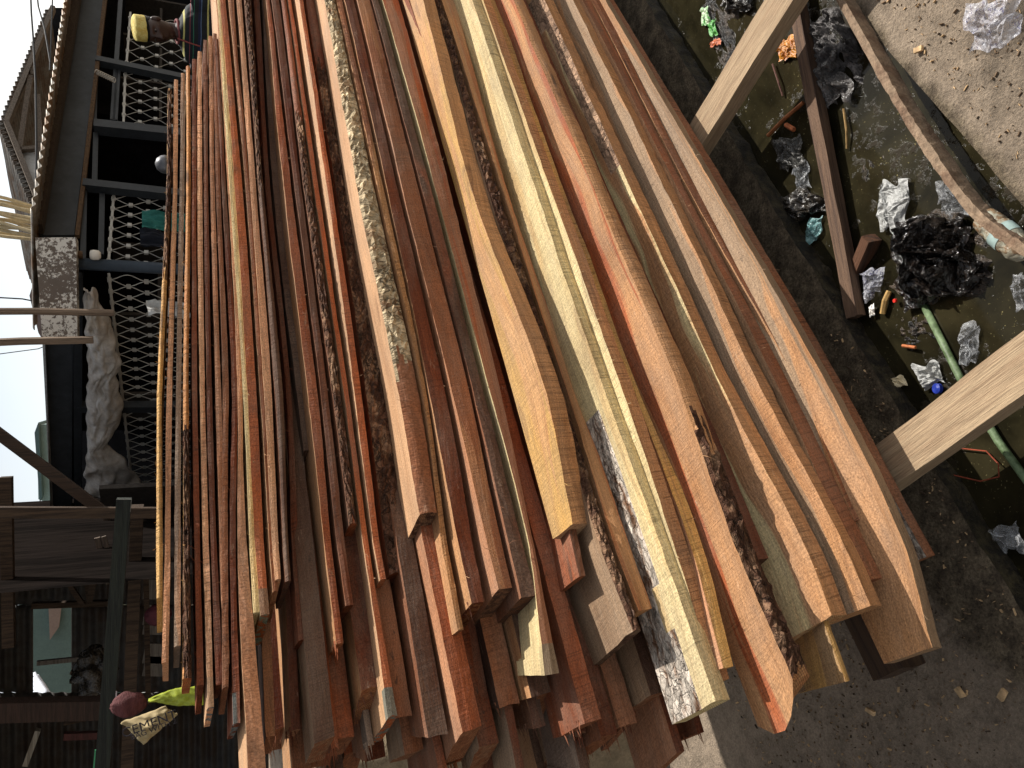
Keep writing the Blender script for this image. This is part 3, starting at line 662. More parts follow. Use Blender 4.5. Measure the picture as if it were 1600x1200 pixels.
mb = MB(); mb.quad(W3(-60, .55, WZ), W3(-60, 1.12, WZ), W3(60, 1.12, WZ), W3(60, .55, WZ)); tag(mb.build('drain_water', water_mat(), origin=(0, 0, 0)), kind='structure')

# rail board along the drain's near side (bent weathered slab)
def ribbon(name, pts, wd, th, mat, z0):
    mb = MB(); P_ = [atz(x, y, z0) for x, y in pts]; n_ = 90; out = []
    ts = [i/(len(P_)-1) for i in range(len(P_))]
    def pos(t):
        return Vector([hermite([(a, p[k]) for a, p in zip(ts, P_)], t) for k in range(3)])
    for i in range(n_+1):
        t = i/n_; p = pos(t); tg = (pos(min(1, t+.01))-pos(max(0, t-.01))).normalized(); sd_ = tg.cross(Vector((0, 0, 1))).normalized()
        wv = wd*(1+.25*nz(t*14, 2)); 
        for (a, b) in ((-1, -1), (-1, 0), (-1, 1), (-.3, 1.1), (.4, 1.05), (1, 1), (1, 0), (1, -1)):
            mb.v.append(p+sd_*(a*wv/2+.003*nz(t*60, a, b))+Vector((0, 0, th*(b-1)/2+.003*nz(t*50, a*3, b*2))))
    for i in range(n_):
        for k in range(8):
            k2 = (k+1) % 8; mb.f.append((i*8+k, i*8+k2, (i+1)*8+k2, (i+1)*8+k))
    mb.f.append(tuple(range(8))[::-1]); mb.f.append(tuple(n_*8+k for k in range(8)))
    return mb.build(name, mat)
RAILM = simple('weathered_slab', (146, 124, 102), .9, .3, 14, .8, .006, c2=(104, 84, 68))
tag(ribbon('edge_slab', [(1225, -140), (1312, 0), (1385, 130), (1440, 220), (1520, 330), (1610, 400), (1720, 500)], .02, .05, RAILM, .045), 'long weathered bent slab edging the camera side of the drain', 'slab')
GP = plank_obj('sunken_plank', atz(1240, -20, -.02), atz(1338, 495, -.035), .036, .032, 'dark wet plank lying lengthwise in the drain under the farther beam', 'plank', (112, 88, 70), (74, 58, 48))
plank_obj('wood_stub', atz(1362, 372, -.03), atz(1340, 425, -.06), .03, .04, 'short dark stub of wood beside the end of the sunken plank', 'plank', (96, 66, 48), (60, 44, 34))
PIPE = simple('green_pipe', (112, 130, 96), .5, .3, 20, .4, .003, c2=(70, 84, 56))
mb = MB(); mb.tube([atz(1440, 470, -.055), atz(1500, 590, -.05), atz(1560, 690, -.045), atz(1640, 800, -.04)], .0085, 10)
tag(mb.build('pipe', PIPE, smooth=True), 'mossy green pipe half sunk in the drain under the nearer beam', 'pipe')

# ------------------------------------------------------------------ litter
def plastic(name, c, alpha=.5, rough=.22, c2=None, letters=False, trans=True):
    M, nt, b = newmat(name); g = N(nt); tc = g.node('ShaderNodeTexCoord'); v = tc.outputs['Object']
    n1 = g.noise(v, 38, 5, .7, .8)
    c_ = g.mix(g.ramp(n1, [(.4, 0.), (.6, 1.)]), sr(c), sr(c2 or c))
    if letters:
        l = g.ramp(g.noise(g.scale(v, 110, 380, 1), 1, 2), [(.53, 0.), (.56, .8)]); wv = g.ramp(g.noise(g.scale(v, 8, 60, 1), 1, 1), [(.48, 0.), (.53, 1.)])
        c_ = g.mix(g.math('MULTIPLY', l, wv), c_, sr((80, 80, 140)))
    g.link(c_, b.inputs['Base Color']); b.inputs['Roughness'].default_value = rough; b.inputs['Specular IOR Level'].default_value = .6
    if alpha < 1: g.link(g.ramp(n1, [(.35, alpha*.7), (.65, min(1, alpha*1.5))]), b.inputs['Alpha'])
    vo = g.node('ShaderNodeTexVoronoi', feature='DISTANCE_TO_EDGE'); vo.inputs['Scale'].default_value = 45; g.link(v, vo.inputs['Vector'])
    g.bump(g.math('ADD', n1, vo.outputs['Distance']), .9, .006, b); return M
CLEAR = plastic('clear_plastic', (190, 192, 194), .3, .15); CLEARP = plastic('printed_clear_plastic', (205, 205, 212), .4, .2, letters=True)
BLACKP = plastic('black_plastic', (34, 32, 30), 1, .25, c2=(62, 56, 48)); MILK = plastic('milky_plastic', (200, 200, 196), .85, .3, c2=(150, 150, 146))
def crumple(name, quad, z0, amp, mat, label, cat, n_=26, seed=1, group=None, fr=1.):
    P_ = [atz(x, y, z0) for x, y in quad]; mb = MB(); sz = (P_[2]-P_[0]).length
    def fn(u, v_):
        p = P_[0].lerp(P_[1], u).lerp(P_[3].lerp(P_[2], u), v_)
        q = Vector((u*3*fr, v_*3*fr, seed*1.7)); h = 0
        for o_, a in ((1, 1.), (2.3, .5), (5, .28)): h += a*(1-abs(noise.noise(q*o_))*2.2)
        ed = min(u, v_, 1-u, 1-v_); fall = min(1, ed*5)
        j = Vector((noise.noise(q*1.1+Vector((7, 0, 0))), noise.noise(q*1.1+Vector((0, 9, 0))), 0))*sz*.16
        return p+j+Vector((0, 0, max(0.002, amp*(h*.6)*(.25+.75*fall))))
    mb.grid(fn, n_, n_); return tag(mb.build(name, mat), label, cat, group)
PG = 'plastic litter in and beside the drain'
crumple('plastic_bag', [(1512, 5), (1590, 0), (1600, 50), (1520, 85)], .01, .03, CLEARP, 'crumpled clear bag with blue print lying on the dirt', 'plastic bag', seed=2, group=PG)
crumple('plastic_bag', [(1370, 290), (1420, 282), (1418, 350), (1370, 368)], -.05, .02, MILK, 'whitish flattened sachet with faint print floating in the drain', 'plastic bag', seed=5, group=PG)
crumple('plastic_bag', [(1462, 285), (1505, 275), (1520, 335), (1475, 340)], -.03, .03, CLEAR, 'clear puffed bag leaning on the weathered slab', 'plastic bag', seed=9, group=PG)
crumple('plastic_bag', [(1500, 510), (1535, 505), (1530, 560), (1502, 570)], -.055, .02, CLEAR, 'grey shiny clear bag in the drain above the nearer beam', 'plastic bag', seed=12, group=PG)
crumple('plastic_bag', [(1425, 575), (1468, 562), (1476, 595), (1448, 612)], -.055, .02, MILK, 'small silvery wrapper by the blue cap', 'plastic bag', seed=15, group=PG)
crumple('plastic_bag', [(1345, 425), (1385, 418), (1375, 455), (1350, 475)], -.05, .025, CLEARP, 'striped clear bag beside the tip of the sunken plank', 'plastic bag', seed=18, group=PG)
crumple('plastic_bag', [(1548, 830), (1590, 815), (1604, 860), (1568, 862)], -.05, .02, CLEAR, 'clear bag floating near the near corner of the drain', 'plastic bag', seed=21, group=PG)
crumple('plastic_bag', [(1208, 222), (1250, 215), (1262, 260), (1222, 270)], -.055, .03, plastic('smoky_plastic', (90, 88, 84), .7, .2), 'smoky dark bag left of the sunken plank', 'plastic bag', seed=24, group=PG)
crumple('plastic_bag', [(1222, 305), (1290, 300), (1296, 335), (1232, 348)], -.055, .03, BLACKP, 'black muddy bag against the sunken plank', 'plastic bag', seed=26, group=PG)
crumple('plastic_bag', [(1262, 345), (1285, 335), (1282, 370), (1262, 385)], -.055, .015, plastic('teal_plastic', (120, 160, 160), .8, .25), 'pale teal wrapper below the black muddy bag', 'plastic bag', seed=28, group=PG)
crumple('plastic_bag', [(1128, -5), (1178, -8), (1175, 18), (1135, 20)], -.05, .03, BLACKP, 'black bag at the far end of the drain', 'plastic bag', seed=31, group=PG)
crumple('wrapper', [(1214, 65), (1248, 55), (1246, 90), (1216, 96)], -.05, .012, plastic('orange_wrap', (196, 132, 50), 1, .3, c2=(160, 92, 34)), 'orange wrapper under the farther beam', 'wrapper', seed=33)
crumple('wrapper', [(1106, 38), (1118, 30), (1122, 52), (1112, 58)], -.05, .01, plastic('green_wrap', (78, 150, 66), 1, .35), 'bright green scrap of wrapper in the far drain', 'wrapper', n_=8, seed=35)
crumple('wrapper', [(1095, 14), (1106, 10), (1112, 36), (1098, 40)], -.05, .01, plastic('pale_wrap', (200, 205, 180), 1, .35, c2=(90, 170, 80)), 'white and green wrapper scrap in the far drain', 'wrapper', n_=10, seed=36)
crumple('wrapper', [(1110, 66), (1126, 60), (1128, 68), (1112, 75)], -.05, .008, plastic('orange_scrap', (190, 96, 52), 1, .4), 'small orange scrap next to the bright green one', 'wrapper', n_=8, seed=37)
# heap of soaked black bags and muck
def muck(name, quad, amp, lab, seed, mat, n_=60):
    P_ = [atz(x, y, WZ) for x, y in quad]; mb = MB()
    def fn(u, v_):
        p = P_[0].lerp(P_[1], u).lerp(P_[3].lerp(P_[2], u), v_); q = Vector((u*4, v_*4, seed))
        e = max(0, 1-((u-.5)**2+(v_-.5)**2)*4.6+.9*noise.noise(q*.8)+.4*noise.noise(q*2.1)); h = 0
        for o_, a in ((1, .8), (2.2, .5), (5, .3), (11, .16)): h += a*(1-abs(noise.noise(q*o_))*2.4)
        return p+Vector((0, 0, -.02+amp*min(1, e*1.6)*max(0, .35+h*.5)))
    mb.grid(fn, n_, n_); return tag(mb.build(name, mat), kind='stuff')
MK = simple('black_muck', (36, 33, 30), .28, .5, 25, .9, .01, c2=(70, 60, 50), spec=.6)
BLK = plastic('wet_black_plastic', (26, 24, 23), 1, .16, c2=(44, 38, 34))
muck('muck', [(1350, 340), (1570, 310), (1590, 500), (1370, 500)], .03, '', 3, MK)
crumple('plastic_bag', [(1395, 350), (1500, 335), (1545, 440), (1420, 490)], -.055, .075, BLK, 'large heap of shiny black plastic bags in the middle of the drain', 'plastic bag', n_=90, seed=61, group=PG, fr=1.5)
crumple('plastic_bag', [(1260, 95), (1310, 90), (1335, 150), (1285, 165)], -.05, .04, plastic('dusty_grey_plastic', (120, 116, 112), .8, .25, c2=(70, 66, 64)), 'dusty grey bag between the sunken plank and the weathered slab', 'plastic bag', n_=40, seed=63, group=PG)
crumple('plastic_bag', [(1585, 430), (1612, 425), (1615, 480), (1590, 485)], -.05, .03, CLEAR, 'clear bag at the right border near the bottle', 'plastic bag', seed=66, group=PG)
crumple('plastic_bag', [(1240, 262), (1262, 250), (1268, 295), (1246, 300)], -.055, .02, CLEAR, 'limp clear bag between the smoky bag and the black muddy bag', 'plastic bag', seed=68, group=PG)
muck('muck', [(1225, 10), (1330, 5), (1385, 160), (1270, 180)], .05, '', 8, simple('grey_muck', (66, 62, 60), .3, .5, 22, .9, .01, c2=(112, 108, 106), spec=.6))
muck('muck', [(1060, -30), (1150, -30), (1200, 110), (1120, 140)], .03, '', 14, MK, 40)
muck('muck', [(1390, 480), (1470, 480), (1470, 560), (1390, 560)], .025, '', 17, MK, 40)
muck('muck', [(1335, 180), (1385, 180), (1400, 340), (1340, 340)], .02, '', 27, MK, 40)
# bottle
bt = empty('plastic_bottle', atz(1565, 360, -.01)); pa, pb = atz(1530, 335, .0), atz(1612, 405, .0); ax = (pb-pa).normalized(); L = (pb-pa).length
mb = MB(); mb.tube([pa+ax*L*t for t in (0, .03, .1, .3, .33, .36, .62, .65, .75, .88, .93, 1)], [.004, .012, .026, .030, .027, .030, .030, .027, .030, .022, .011, .011], 18)
mb.build('bottle_body', plastic('dirty_bottle', (190, 190, 170), .9, .25, c2=(130, 104, 78)), bt, smooth=True)
mb = MB(); mb.tube([pa+ax*L*.42, pa+ax*L*.58], .0312, 18, False); mb.build('bottle_label', simple('faded_label', (150, 170, 165), .5, .2), bt, smooth=True)
tag(bt, 'dirty clear bottle lying against the weathered slab', 'bottle')
c = atz(1467, 607, -.05); mb = MB(); mb.tube([c, c+Vector((0, .001, .009)), c+Vector((0, .0015, .010))], [.012, .012, .006], 16); tag(mb.build('bottle_cap', simple('blue_cap', (40, 56, 140), .4, .05)), 'blue bottle cap afloat beside the nearer beam', 'bottle cap')
c = atz(1400, 470, -.05); mb = MB(); mb.tube([c, c+Vector((0, .001, .006))], [.005, .005], 10); tag(mb.build('bottle_cap', simple('red_cap', (200, 50, 40), .4, .05)), 'tiny red cap beside the broken bamboo strip', 'bottle cap')
def stick(pts, r, cc, lab, z0=-.05, name='stick'):
    mb = MB(); mb.tube([atz(x, y, z0)+Vector((0, 0, .004*math.sin(i*2))) for i, (x, y) in enumerate(pts)], r, 6)
    return tag(mb.build(name, simple('stick_wood', cc, .7, .3, 40)), lab, 'stick')
stick([(1200, 212), (1228, 185), (1254, 160)], .006, (150, 92, 56), 'orange-brown stick floating left of the sunken plank')
stick([(1318, 170), (1324, 205), (1322, 232)], .003, (140, 112, 70), 'thin curved twig right of the sunken plank')
stick([(1379, 490), (1384, 470), (1388, 455)], .007, (160, 128, 78), 'broken yellow bamboo strip by the striped bag')
stick([(1207, 100), (1218, 130), (1222, 150)], .003, (90, 60, 50), 'dark twig under the orange wrapper')
stick([(1228, 195), (1242, 203)], .007, (190, 110, 70), 'short chunk of orange wood in the water')
stick([(1460, 720), (1490, 742), (1530, 752), (1560, 745), (1562, 725), (1540, 705), (1475, 698)], .0016, (130, 60, 40), 'looping red-brown wire in the drain below the nearer beam', name='wire')
stick([(1410, 540), (1432, 543)], .004, (170, 100, 60), 'reddish stick in the muck by the silver wrapper')
crumple('foam_scrap', [(1388, 590), (1412, 586), (1418, 600), (1396, 608)], -.05, .012, simple('foam', (220, 205, 170), .8, .2, 60), 'cream crumbly foam scrap next to the drain wall', 'scrap', n_=10, seed=44)
crumple('paper_scrap', [(1358, 480), (1366, 474), (1368, 492), (1360, 497)], -.05, .01, simple('shell_white', (235, 230, 222), .5, .1), 'small white shell-like scrap under the striped bag', 'scrap', n_=8, seed=46)

# wood chips, shavings and grit strewn on the dirt (stuff)
def chips(name, n_, region, mats, smin, smax, seed, zf=gz):
    r = random.Random(seed); mb = MB()
    for i in range(n_):
        s, D = region(r)
        L = r.uniform(smin, smax)*(1 if r.random() < .85 else 2.2); wd = L*r.uniform(.08, .35); th = r.uniform(.0006, .003)
        a = r.uniform(0, math.pi*2); t = Vector((math.cos(a), math.sin(a), r.uniform(-.12, .25))).normalized(); sd_ = t.cross(Vector((0, 0, 1))).normalized()
        up = sd_.cross(t); c = W3(s, D, zf(s, D)+th+abs(t.z)*L/2); k = r.uniform(.6, 1.3)
        i0 = len(mb.v)
        for (x, y, z_) in ((-1, -.7, 0), (-.6, 1, 0), (1, .6*k, 0), (.8, -1*k, 0)): mb.v.append(c+t*x*L/2+sd_*y*wd/2-up*th)
        for (x, y, z_) in ((-1, -.7, 0), (-.6, 1, 0), (1, .6*k, 0), (.8, -1*k, 0)): mb.v.append(c+t*x*L/2+sd_*y*wd/2+up*th)
        for f in ((4, 5, 6, 7), (0, 1, 5, 4), (1, 2, 6, 5), (2, 3, 7, 6), (3, 0, 4, 7)): mb.f.append(tuple(i0+q for q in f))
    o = mb.build(name, mats, origin=(0, 0, 0)); return tag(o, kind='stuff')
CH1 = simple('pale_chip', (190, 158, 118), .85, .35, 9); CH2 = simple('brown_chip', (116, 96, 76), .9, .35, 9); CH3 = simple('dark_chip', (70, 58, 46), .9, .3, 9)
ra = lambda r: (r.uniform(.2, 2.4), r.uniform(-.2, .56)); rb = lambda r: (r.uniform(-.8, 1.0), r.uniform(1.1, 2.1))
for (rg, nn, sd_) in ((ra, 1300, 1), (rb, 1500, 2)):
    chips('wood_chips', nn, rg, CH1, .0015, .008, sd_*10+1); chips('wood_chips', int(nn*1.7), rg, CH2, .0015, .006, sd_*10+2); chips('bark_crumbs', nn//3, rg, CH3, .002, .008, sd_*10+3)
for i, (x, y, sz, lab) in enumerate(((1435, 78, .016, 'square pale wood offcut on the dirt beyond the slab'), (1360, 1112, .02, 'pale offcut on the mud under the pile ends'), (1500, 1082, .018, 'greyish wood offcut near the near corner of the ground'), (1566, 1085, .018, 'light stone-like lump at the edge of the mud'))):
    c = atz(x, y, .008); mb = MB(); a = rnd.uniform(0, 3); t = Vector((math.cos(a), math.sin(a), .1)); s_ = Vector((-math.sin(a), math.cos(a), .05))
    mb.box(c, t*sz*.6, s_*sz*.35, Vector((0, 0, .004))); 
    for v_ in mb.v: v_ += Vector((nz(v_.x*90, i), nz(v_.y*90, i+3), 0))*sz*.3
    tag(mb.build('wood_offcut', CH1), lab, 'offcut', 'offcuts lying on the dirt')

# ------------------------------------------------------------------ shop building behind the pile
DR_ = 3.7
SLATE = simple('slate_sheet', (66, 70, 74), .6, .2, 3, .15, .003, metal=.1)
DARKM = simple('dark_frame', (50, 54, 58), .5, .2, 6, .2, .003)
RUST = simple('rusty_zinc', (150, 145, 135), .5, .3, 6, .3, .003, metal=.4, c2=(112, 88, 66))
ROOFD = simple('old_roof_sheet', (110, 106, 100), .6, .3, 5, .3, .003, c2=(80, 66, 54))
DKW = timber('dark_timber', (84, 68, 54), (52, 42, 34), 2)
INT = simple('interior_shade', (30, 30, 32), 1., .35, 3, .2, .004, spec=.02)  # near-black walls: the unlit gloom inside is painted into the colour
up3 = Vector((0, 0, 1))
PR_ = lambda x, y, off=0: atD(x, y, DR_+off)
shop = empty('shop_building', W3(4, 3.75, 0))
tag(shop, 'dark open-fronted shop with slate fascia and white lattice windows behind the pile', 'building')
# slate fascia
def prismpix(name, pts, f, thick, mat, parent, dirn=None):
    fr = [f(x, y) for x, y in pts]; dn = dirn if dirn is not None else -nv
    mb = MB(); n_ = len(fr); mb.v = fr+[p+dn*thick for p in fr]; mb.f = [tuple(range(n_)), tuple(range(2*n_-1, n_-1, -1))]
    for k in range(n_): mb.f.append((k, k+n_, (k+1) % n_+n_, (k+1) % n_))
    return mb.build(name, mat, parent)
prismpix('fascia', [(150, -200), (186, -200), (116, 367), (65, 367)], PR_, .03, SLATE, shop)
prismpix('fascia_batten', [(182, -180), (188, -180), (124, 367), (117, 367)], lambda x, y: PR_(x, y, -.02), .03, timber('batten_wood', (112, 90, 68), (78, 62, 48), 0), shop)
# roof sheet with corrugations, oversailing the fascia
def corr(name, A_, B_, C_, D_, waves, amp, mat, parent=None, nv2=10):
    mb = MB(); A_, B_, C_, D_ = map(Vector, (A_, B_, C_, D_)); nrm = (B_-A_).cross(D_-A_).normalized()
    def fn(u, v_):
        p = A_.lerp(B_, u).lerp(D_.lerp(C_, u), v_); return p+nrm*(amp*math.sin(u*waves*2*math.pi)+.25*amp*nz(u*30, v_*4))
    mb.grid(fn, waves*8, nv2); 
    o = mb.build(name, mat, parent, smooth=True); md = o.modifiers.new('thick', 'SOLIDIFY'); md.thickness = .004; return o
a0, b0 = atD(52, 330, 3.35), atD(128, -160, 3.35)
bk = -nv*1.0+up3*.10
corr('roof_sheet', a0, b0, b0+bk, a0+bk, 46, .010, RUST, shop)
prismpix('soffit_board', [(135, -160), (150, -160), (66, 350), (56, 350)], lambda x, y: PR_(x, y, -.1), .08, timber('soffit_wood', (78, 68, 58), (56, 48, 42), 0), shop)
# back wall, ceiling, inner floor, end wall
g0, g1 = W3(1.4, 5.6, 0), W3(9, 5.6, 0)
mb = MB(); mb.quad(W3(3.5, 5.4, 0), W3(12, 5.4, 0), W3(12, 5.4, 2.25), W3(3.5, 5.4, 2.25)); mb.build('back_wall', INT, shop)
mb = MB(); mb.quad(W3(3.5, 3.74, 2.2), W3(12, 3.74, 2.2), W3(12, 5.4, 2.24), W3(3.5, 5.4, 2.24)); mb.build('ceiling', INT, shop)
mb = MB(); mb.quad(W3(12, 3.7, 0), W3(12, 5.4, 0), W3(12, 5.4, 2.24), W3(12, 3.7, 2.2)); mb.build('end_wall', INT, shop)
# posts and rails
for (x0, y0, x1, y1, w_) in ((150, 95, 290, 124, .055), (147, 198, 262, 210, .075), (130, 289, 260, 303, .06), (186, -40, 300, -8, .06)):
    a, b = PR_(x0, y0), PR_(x1, y1); t = (b-a).normalized(); mb = MB(); mb.bar(a, a+(b-a)*((a.z+.02)/max(.1, a.z-b.z)), w_, w_, nv); mb.build('post', DARKM, shop)
mb = MB(); a, b = PR_(122, 412), PR_(256, 419); mb.tube([a, Vector((b.x, b.y, 0))], .035, 12); mb.build('post', simple('steel_post', (70, 78, 86), .4, .1, 6, .1), shop, smooth=True)
for pts in (((190, -20), (176, 190)), ((160, 305), (158, 400)), ((150, 95), (147, 198)), ((134, 205), (130, 410)), ((185, 110), (180, 190)), ((150, 210), (148, 290))):
    mb = MB(); mb.bar(PR_(*pts[0], .03), PR_(*pts[1], .03), .03, .035, nv); mb.build('rail', DARKM, shop)
# vague shelves and goods inside
for i in range(9):
    s = 3.1+i*.75; mb = MB(); mb.box(W3(s, 5.15, 1.25), dv*.3, nv*.15, up3*.012); mb.box(W3(s, 5.15, 1.65), dv*.3, nv*.15, up3*.012); mb.box(W3(s-.3, 5.15, 1), dv*.015, nv*.15, up3*1.0); mb.build('shelf', simple('shelf_dark', (70, 66, 62), .8), shop)
# lattice windows: pairs of wavy rods held by clips
LAT = simple('white_rod', (188, 186, 178), .5, .12, 12, .1, .001)
def lattice(f, yA, yB, topf, botf, n_rods, name_parent, amp_px=None):
    fr = MB(); rods = MB(); clips = MB()
    a, b = f(topf(yA), yA), f(topf(yB), yB); a2, b2 = f(botf(yA), yA), f(botf(yB), yB)
    fr.bar(a, b, .014, .014, nv)
    fr.build('lattice_frame', LAT, name_parent)
    for i in range(n_rods):
        u0 = (i+.5)/n_rods; top = a.lerp(b, u0); bot = a2.lerp(b2, u0); H_ = (top-bot).length; al = (b-a)/n_rods
        per = .2
        for sgn in (-1,):
            pts = []; nn = int(H_/.02)
            for j in range(nn+1):
                h = j*.02; ph = h/per*2*math.pi
                pts.append(top-up3*h+al*.47*math.cos(ph)*(1 if i % 2 == 0 else -1))
            rods.tube(pts, .0027, 4)
        h = 0 if i % 2 == 0 else per/2
        while h < H_:
            clips.box(top-up3*h+al*.5, al.normalized()*.013, nv*.007, up3*.012); h += per
    i0 = len(rods.v); rods.v += clips.v; rods.f += [tuple(i0+q for q in f) for f in clips.f]; rods.build('lattice', LAT, name_parent)
def window(name, lab, *a):
    w_ = empty(name, a[0](a[3](a[1]), a[1])); lattice(a[0], a[1], a[2], a[3], a[4], a[5], w_); tag(w_, lab, 'window grille', 'white lattice grilles of the shop'); return w_
Rf = lambda x, y: PR_(x, y, .05)
lin = lambda y0, x0, y1, x1: (lambda y: x0+(x1-x0)*(y-y0)/(y1-y0))
window('lattice_grille', 'white lattice grille right behind the person in the yellow cap', Rf, 20, 98, lin(20, 204, 98, 198), lin(20, 300, 98, 300), 9)
window('lattice_grille', 'white lattice grille between the two dark posts beside the person', Rf, 110, 196, lin(110, 196, 196, 193), lin(110, 300, 196, 300), 11)
window('lattice_grille', 'white lattice grille with a teal cloth hanging in front', Rf, 303, 408, lin(303, 178, 408, 170), lin(303, 310, 408, 310), 13)
# left wing plane
cor = PR_(190, 422); dL = Vector((-math.sin(R(42)), math.cos(R(42)), 0)); nL = Vector((-dL.y, dL.x, 0));
if nL.y > 0: nL = -nL
LF = lambda x, y, off=0: atplane(x, y, cor-nL*off, nL)
Lf2 = lambda x, y: LF(x, y, .05)
window('lattice_grille', 'long white lattice grille under the bundled grey tarpaulin', Lf2, 428, 632, lin(428, 170, 632, 193), lin(428, 300, 632, 300), 26)
window('lattice_grille', 'shorter white lattice grille at the near end beside the tarpaulin tail', Lf2, 642, 765, lin(642, 194, 765, 207), lin(642, 300, 765, 300), 20)
prismpix('fascia', [(70, 530), (114, 530), (112, 792), (82, 792)], LF, .03, SLATE, shop, -nL)
prismpix('fascia_trim', [(66, 530), (70, 530), (83, 792), (79, 792)], lambda x, y: LF(x, y, -.02), .05, simple('pale_trim', (170, 172, 170), .6), shop, -nL)
pa_, pb_ = LF(150, 425), LF(150, 800)
for (qa, qb) in ((pa_-nL*1.9+dL*.1, pb_-nL*1.9+dL*.7), (pb_-nL*1.9+dL*.7, pb_+dL*.7)):
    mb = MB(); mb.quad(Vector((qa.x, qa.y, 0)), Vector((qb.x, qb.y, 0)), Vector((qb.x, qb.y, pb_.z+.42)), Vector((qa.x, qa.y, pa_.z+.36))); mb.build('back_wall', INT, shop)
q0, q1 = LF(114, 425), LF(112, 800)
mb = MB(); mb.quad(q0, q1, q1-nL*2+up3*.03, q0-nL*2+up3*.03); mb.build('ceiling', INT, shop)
mb = MB(); q0, q1 = LF(70, 425), LF(80, 800); mb.quad(q0+nL*.05, q1+nL*.05, q1-nL*2.1+up3*.05, q0-nL*2.1+up3*.05); mb.build('roof_slab', ROOFD, shop)
for y in (636,):
    a, b = LF(120, y), LF(255, y+3); mb = MB(); mb.bar(a, Vector((b.x, b.y, 0)), .06, .06, nL); mb.build('post', DARKM, shop)
mb = MB(); mb.bar(LF(122, 430), LF(122, 795), .05, .05, nL); mb.build('rail', DARKM, shop)
# corner pier with peeling paint
def peel_mat():
    M, nt, b = newmat('peeling_paint'); g = N(nt); tc = g.node('ShaderNodeTexCoord'); v = tc.outputs['Object']
    f = g.ramp(g.math('MULTIPLY', g.noise(v, 38, 6, .75), g.math('ADD', g.noise(v, 5, 3), .5)), [(.51, 0.), (.54, 1.)])
    c = g.mix(g.noise(v, 9, 5, .6), sr((92, 84, 78)), sr((128, 118, 108))); c = g.mix(f, c, sr((226, 224, 216)))
    g.link(c, b.inputs['Base Color']); b.inputs['Roughness'].default_value = .85; g.bump(f, .4, .004, b); return M
yp = lambda x, y: atY(x, y, cor.y-.12)
prismpix('corner_pier_head', [(55, 371), (119, 371), (121, 529), (66, 529)], yp, .12, peel_mat(), shop, Vector((0, 1, 0)))

# ------------------------------------------------------------------ things on and around the shop
def cloth_mat(name, c, c2): return simple(name, c, .8, .2, 5, .5, .01, c2=c2)
# tarpaulin
TP = [(440, 133, 145), (470, 134, 158), (500, 135, 172), (530, 137, 180), (560, 138, 189), (580, 138, 180), (600, 138, 186), (630, 138, 193), (660, 137, 184), (690, 137, 166), (710, 136, 192), (740, 135, 215), (765, 134, 222)]
mb = MB()
def tarp(u, v_):
    y = 440+325*u; r_ = [(a, b, c_) for a, b, c_ in TP]; x0 = itp(r_, 1, y); x1 = itp(r_, 2, y); x = x0+(x1-x0)*v_
    p = LF(x, y, -.06); q = Vector((u*7, v_*1.5+u*2, 3)); h = .06*math.sin(v_*math.pi)**.6
    h += .038*(1-abs(noise.noise(q))*2)+.016*(1-abs(noise.noise(q*2.7))*2)+.006*noise.noise(q*8)
    return p+nL*h+up3*(.02*noise.noise(q*3+Vector((5, 5, 5))))
mb.grid(tarp, 110, 40); o = mb.build('tarpaulin', cloth_mat('grey_tarp', (216, 212, 206), (178, 170, 160)), smooth=True); md = o.modifiers.new('thick', 'SOLIDIFY'); md.thickness = .006
tag(o, 'bundled dirty grey tarpaulin tied up under the shop eave', 'tarpaulin')
# poles standing before the corner
POLE = timber('grey_pole', (140, 122, 104), (96, 82, 70), 2)
for (xa, ya, xb, yb, rr, lab) in ((-90, 487, 178, 489, .019, 'thin round pole rising past the peeling pier, the right one of two'), (-90, 539, 146, 531, .024, 'squared grey pole rising past the pier, nearer the slate fascia')):
    a, b = atY(xa, ya, cor.y-.25), atY(xb, yb, cor.y-.25); mb = MB(); mb.tube([a, a.lerp(b, .5)+Vector((.006, 0, 0)), b], rr, 8 if rr < .02 else 4); tag(mb.build('wooden_pole', POLE), lab, 'pole')
a, b = atY(-60, 634, 4.3), atY(170, 806, 4.3); mb = MB(); mb.bar(a, b, .045, .05); tag(mb.build('brace_pole', timber('brace', (74, 60, 50), (50, 42, 36), 2)), 'dark squared brace slanting down across the sky to the shack', 'pole')
# bamboo bundle
bb = empty('bamboo_bundle', atD(50, 350, 4.6)); r9 = random.Random(5)
for i in range(13):
    y0 = 318+i*4.6; a = atD(-60, y0-18+r9.uniform(-9, 9)-(8 if i < 4 else 0), 4.6+r9.uniform(-.1, .1)); b = atD(56, y0+4+r9.uniform(-3, 3), 4.6+r9.uniform(-.1, .1)); mb = MB()
    mb.tube([b, b.lerp(a, .4)+Vector((r9.uniform(-.02, .02), 0, 0)), a], .013, 6); mb.build('cane', simple('bamboo', (196, 178, 140), .6, .2, 8), bb)
tag(bb, 'bundle of pale bamboo canes standing up behind the roof edge', 'bamboo canes')
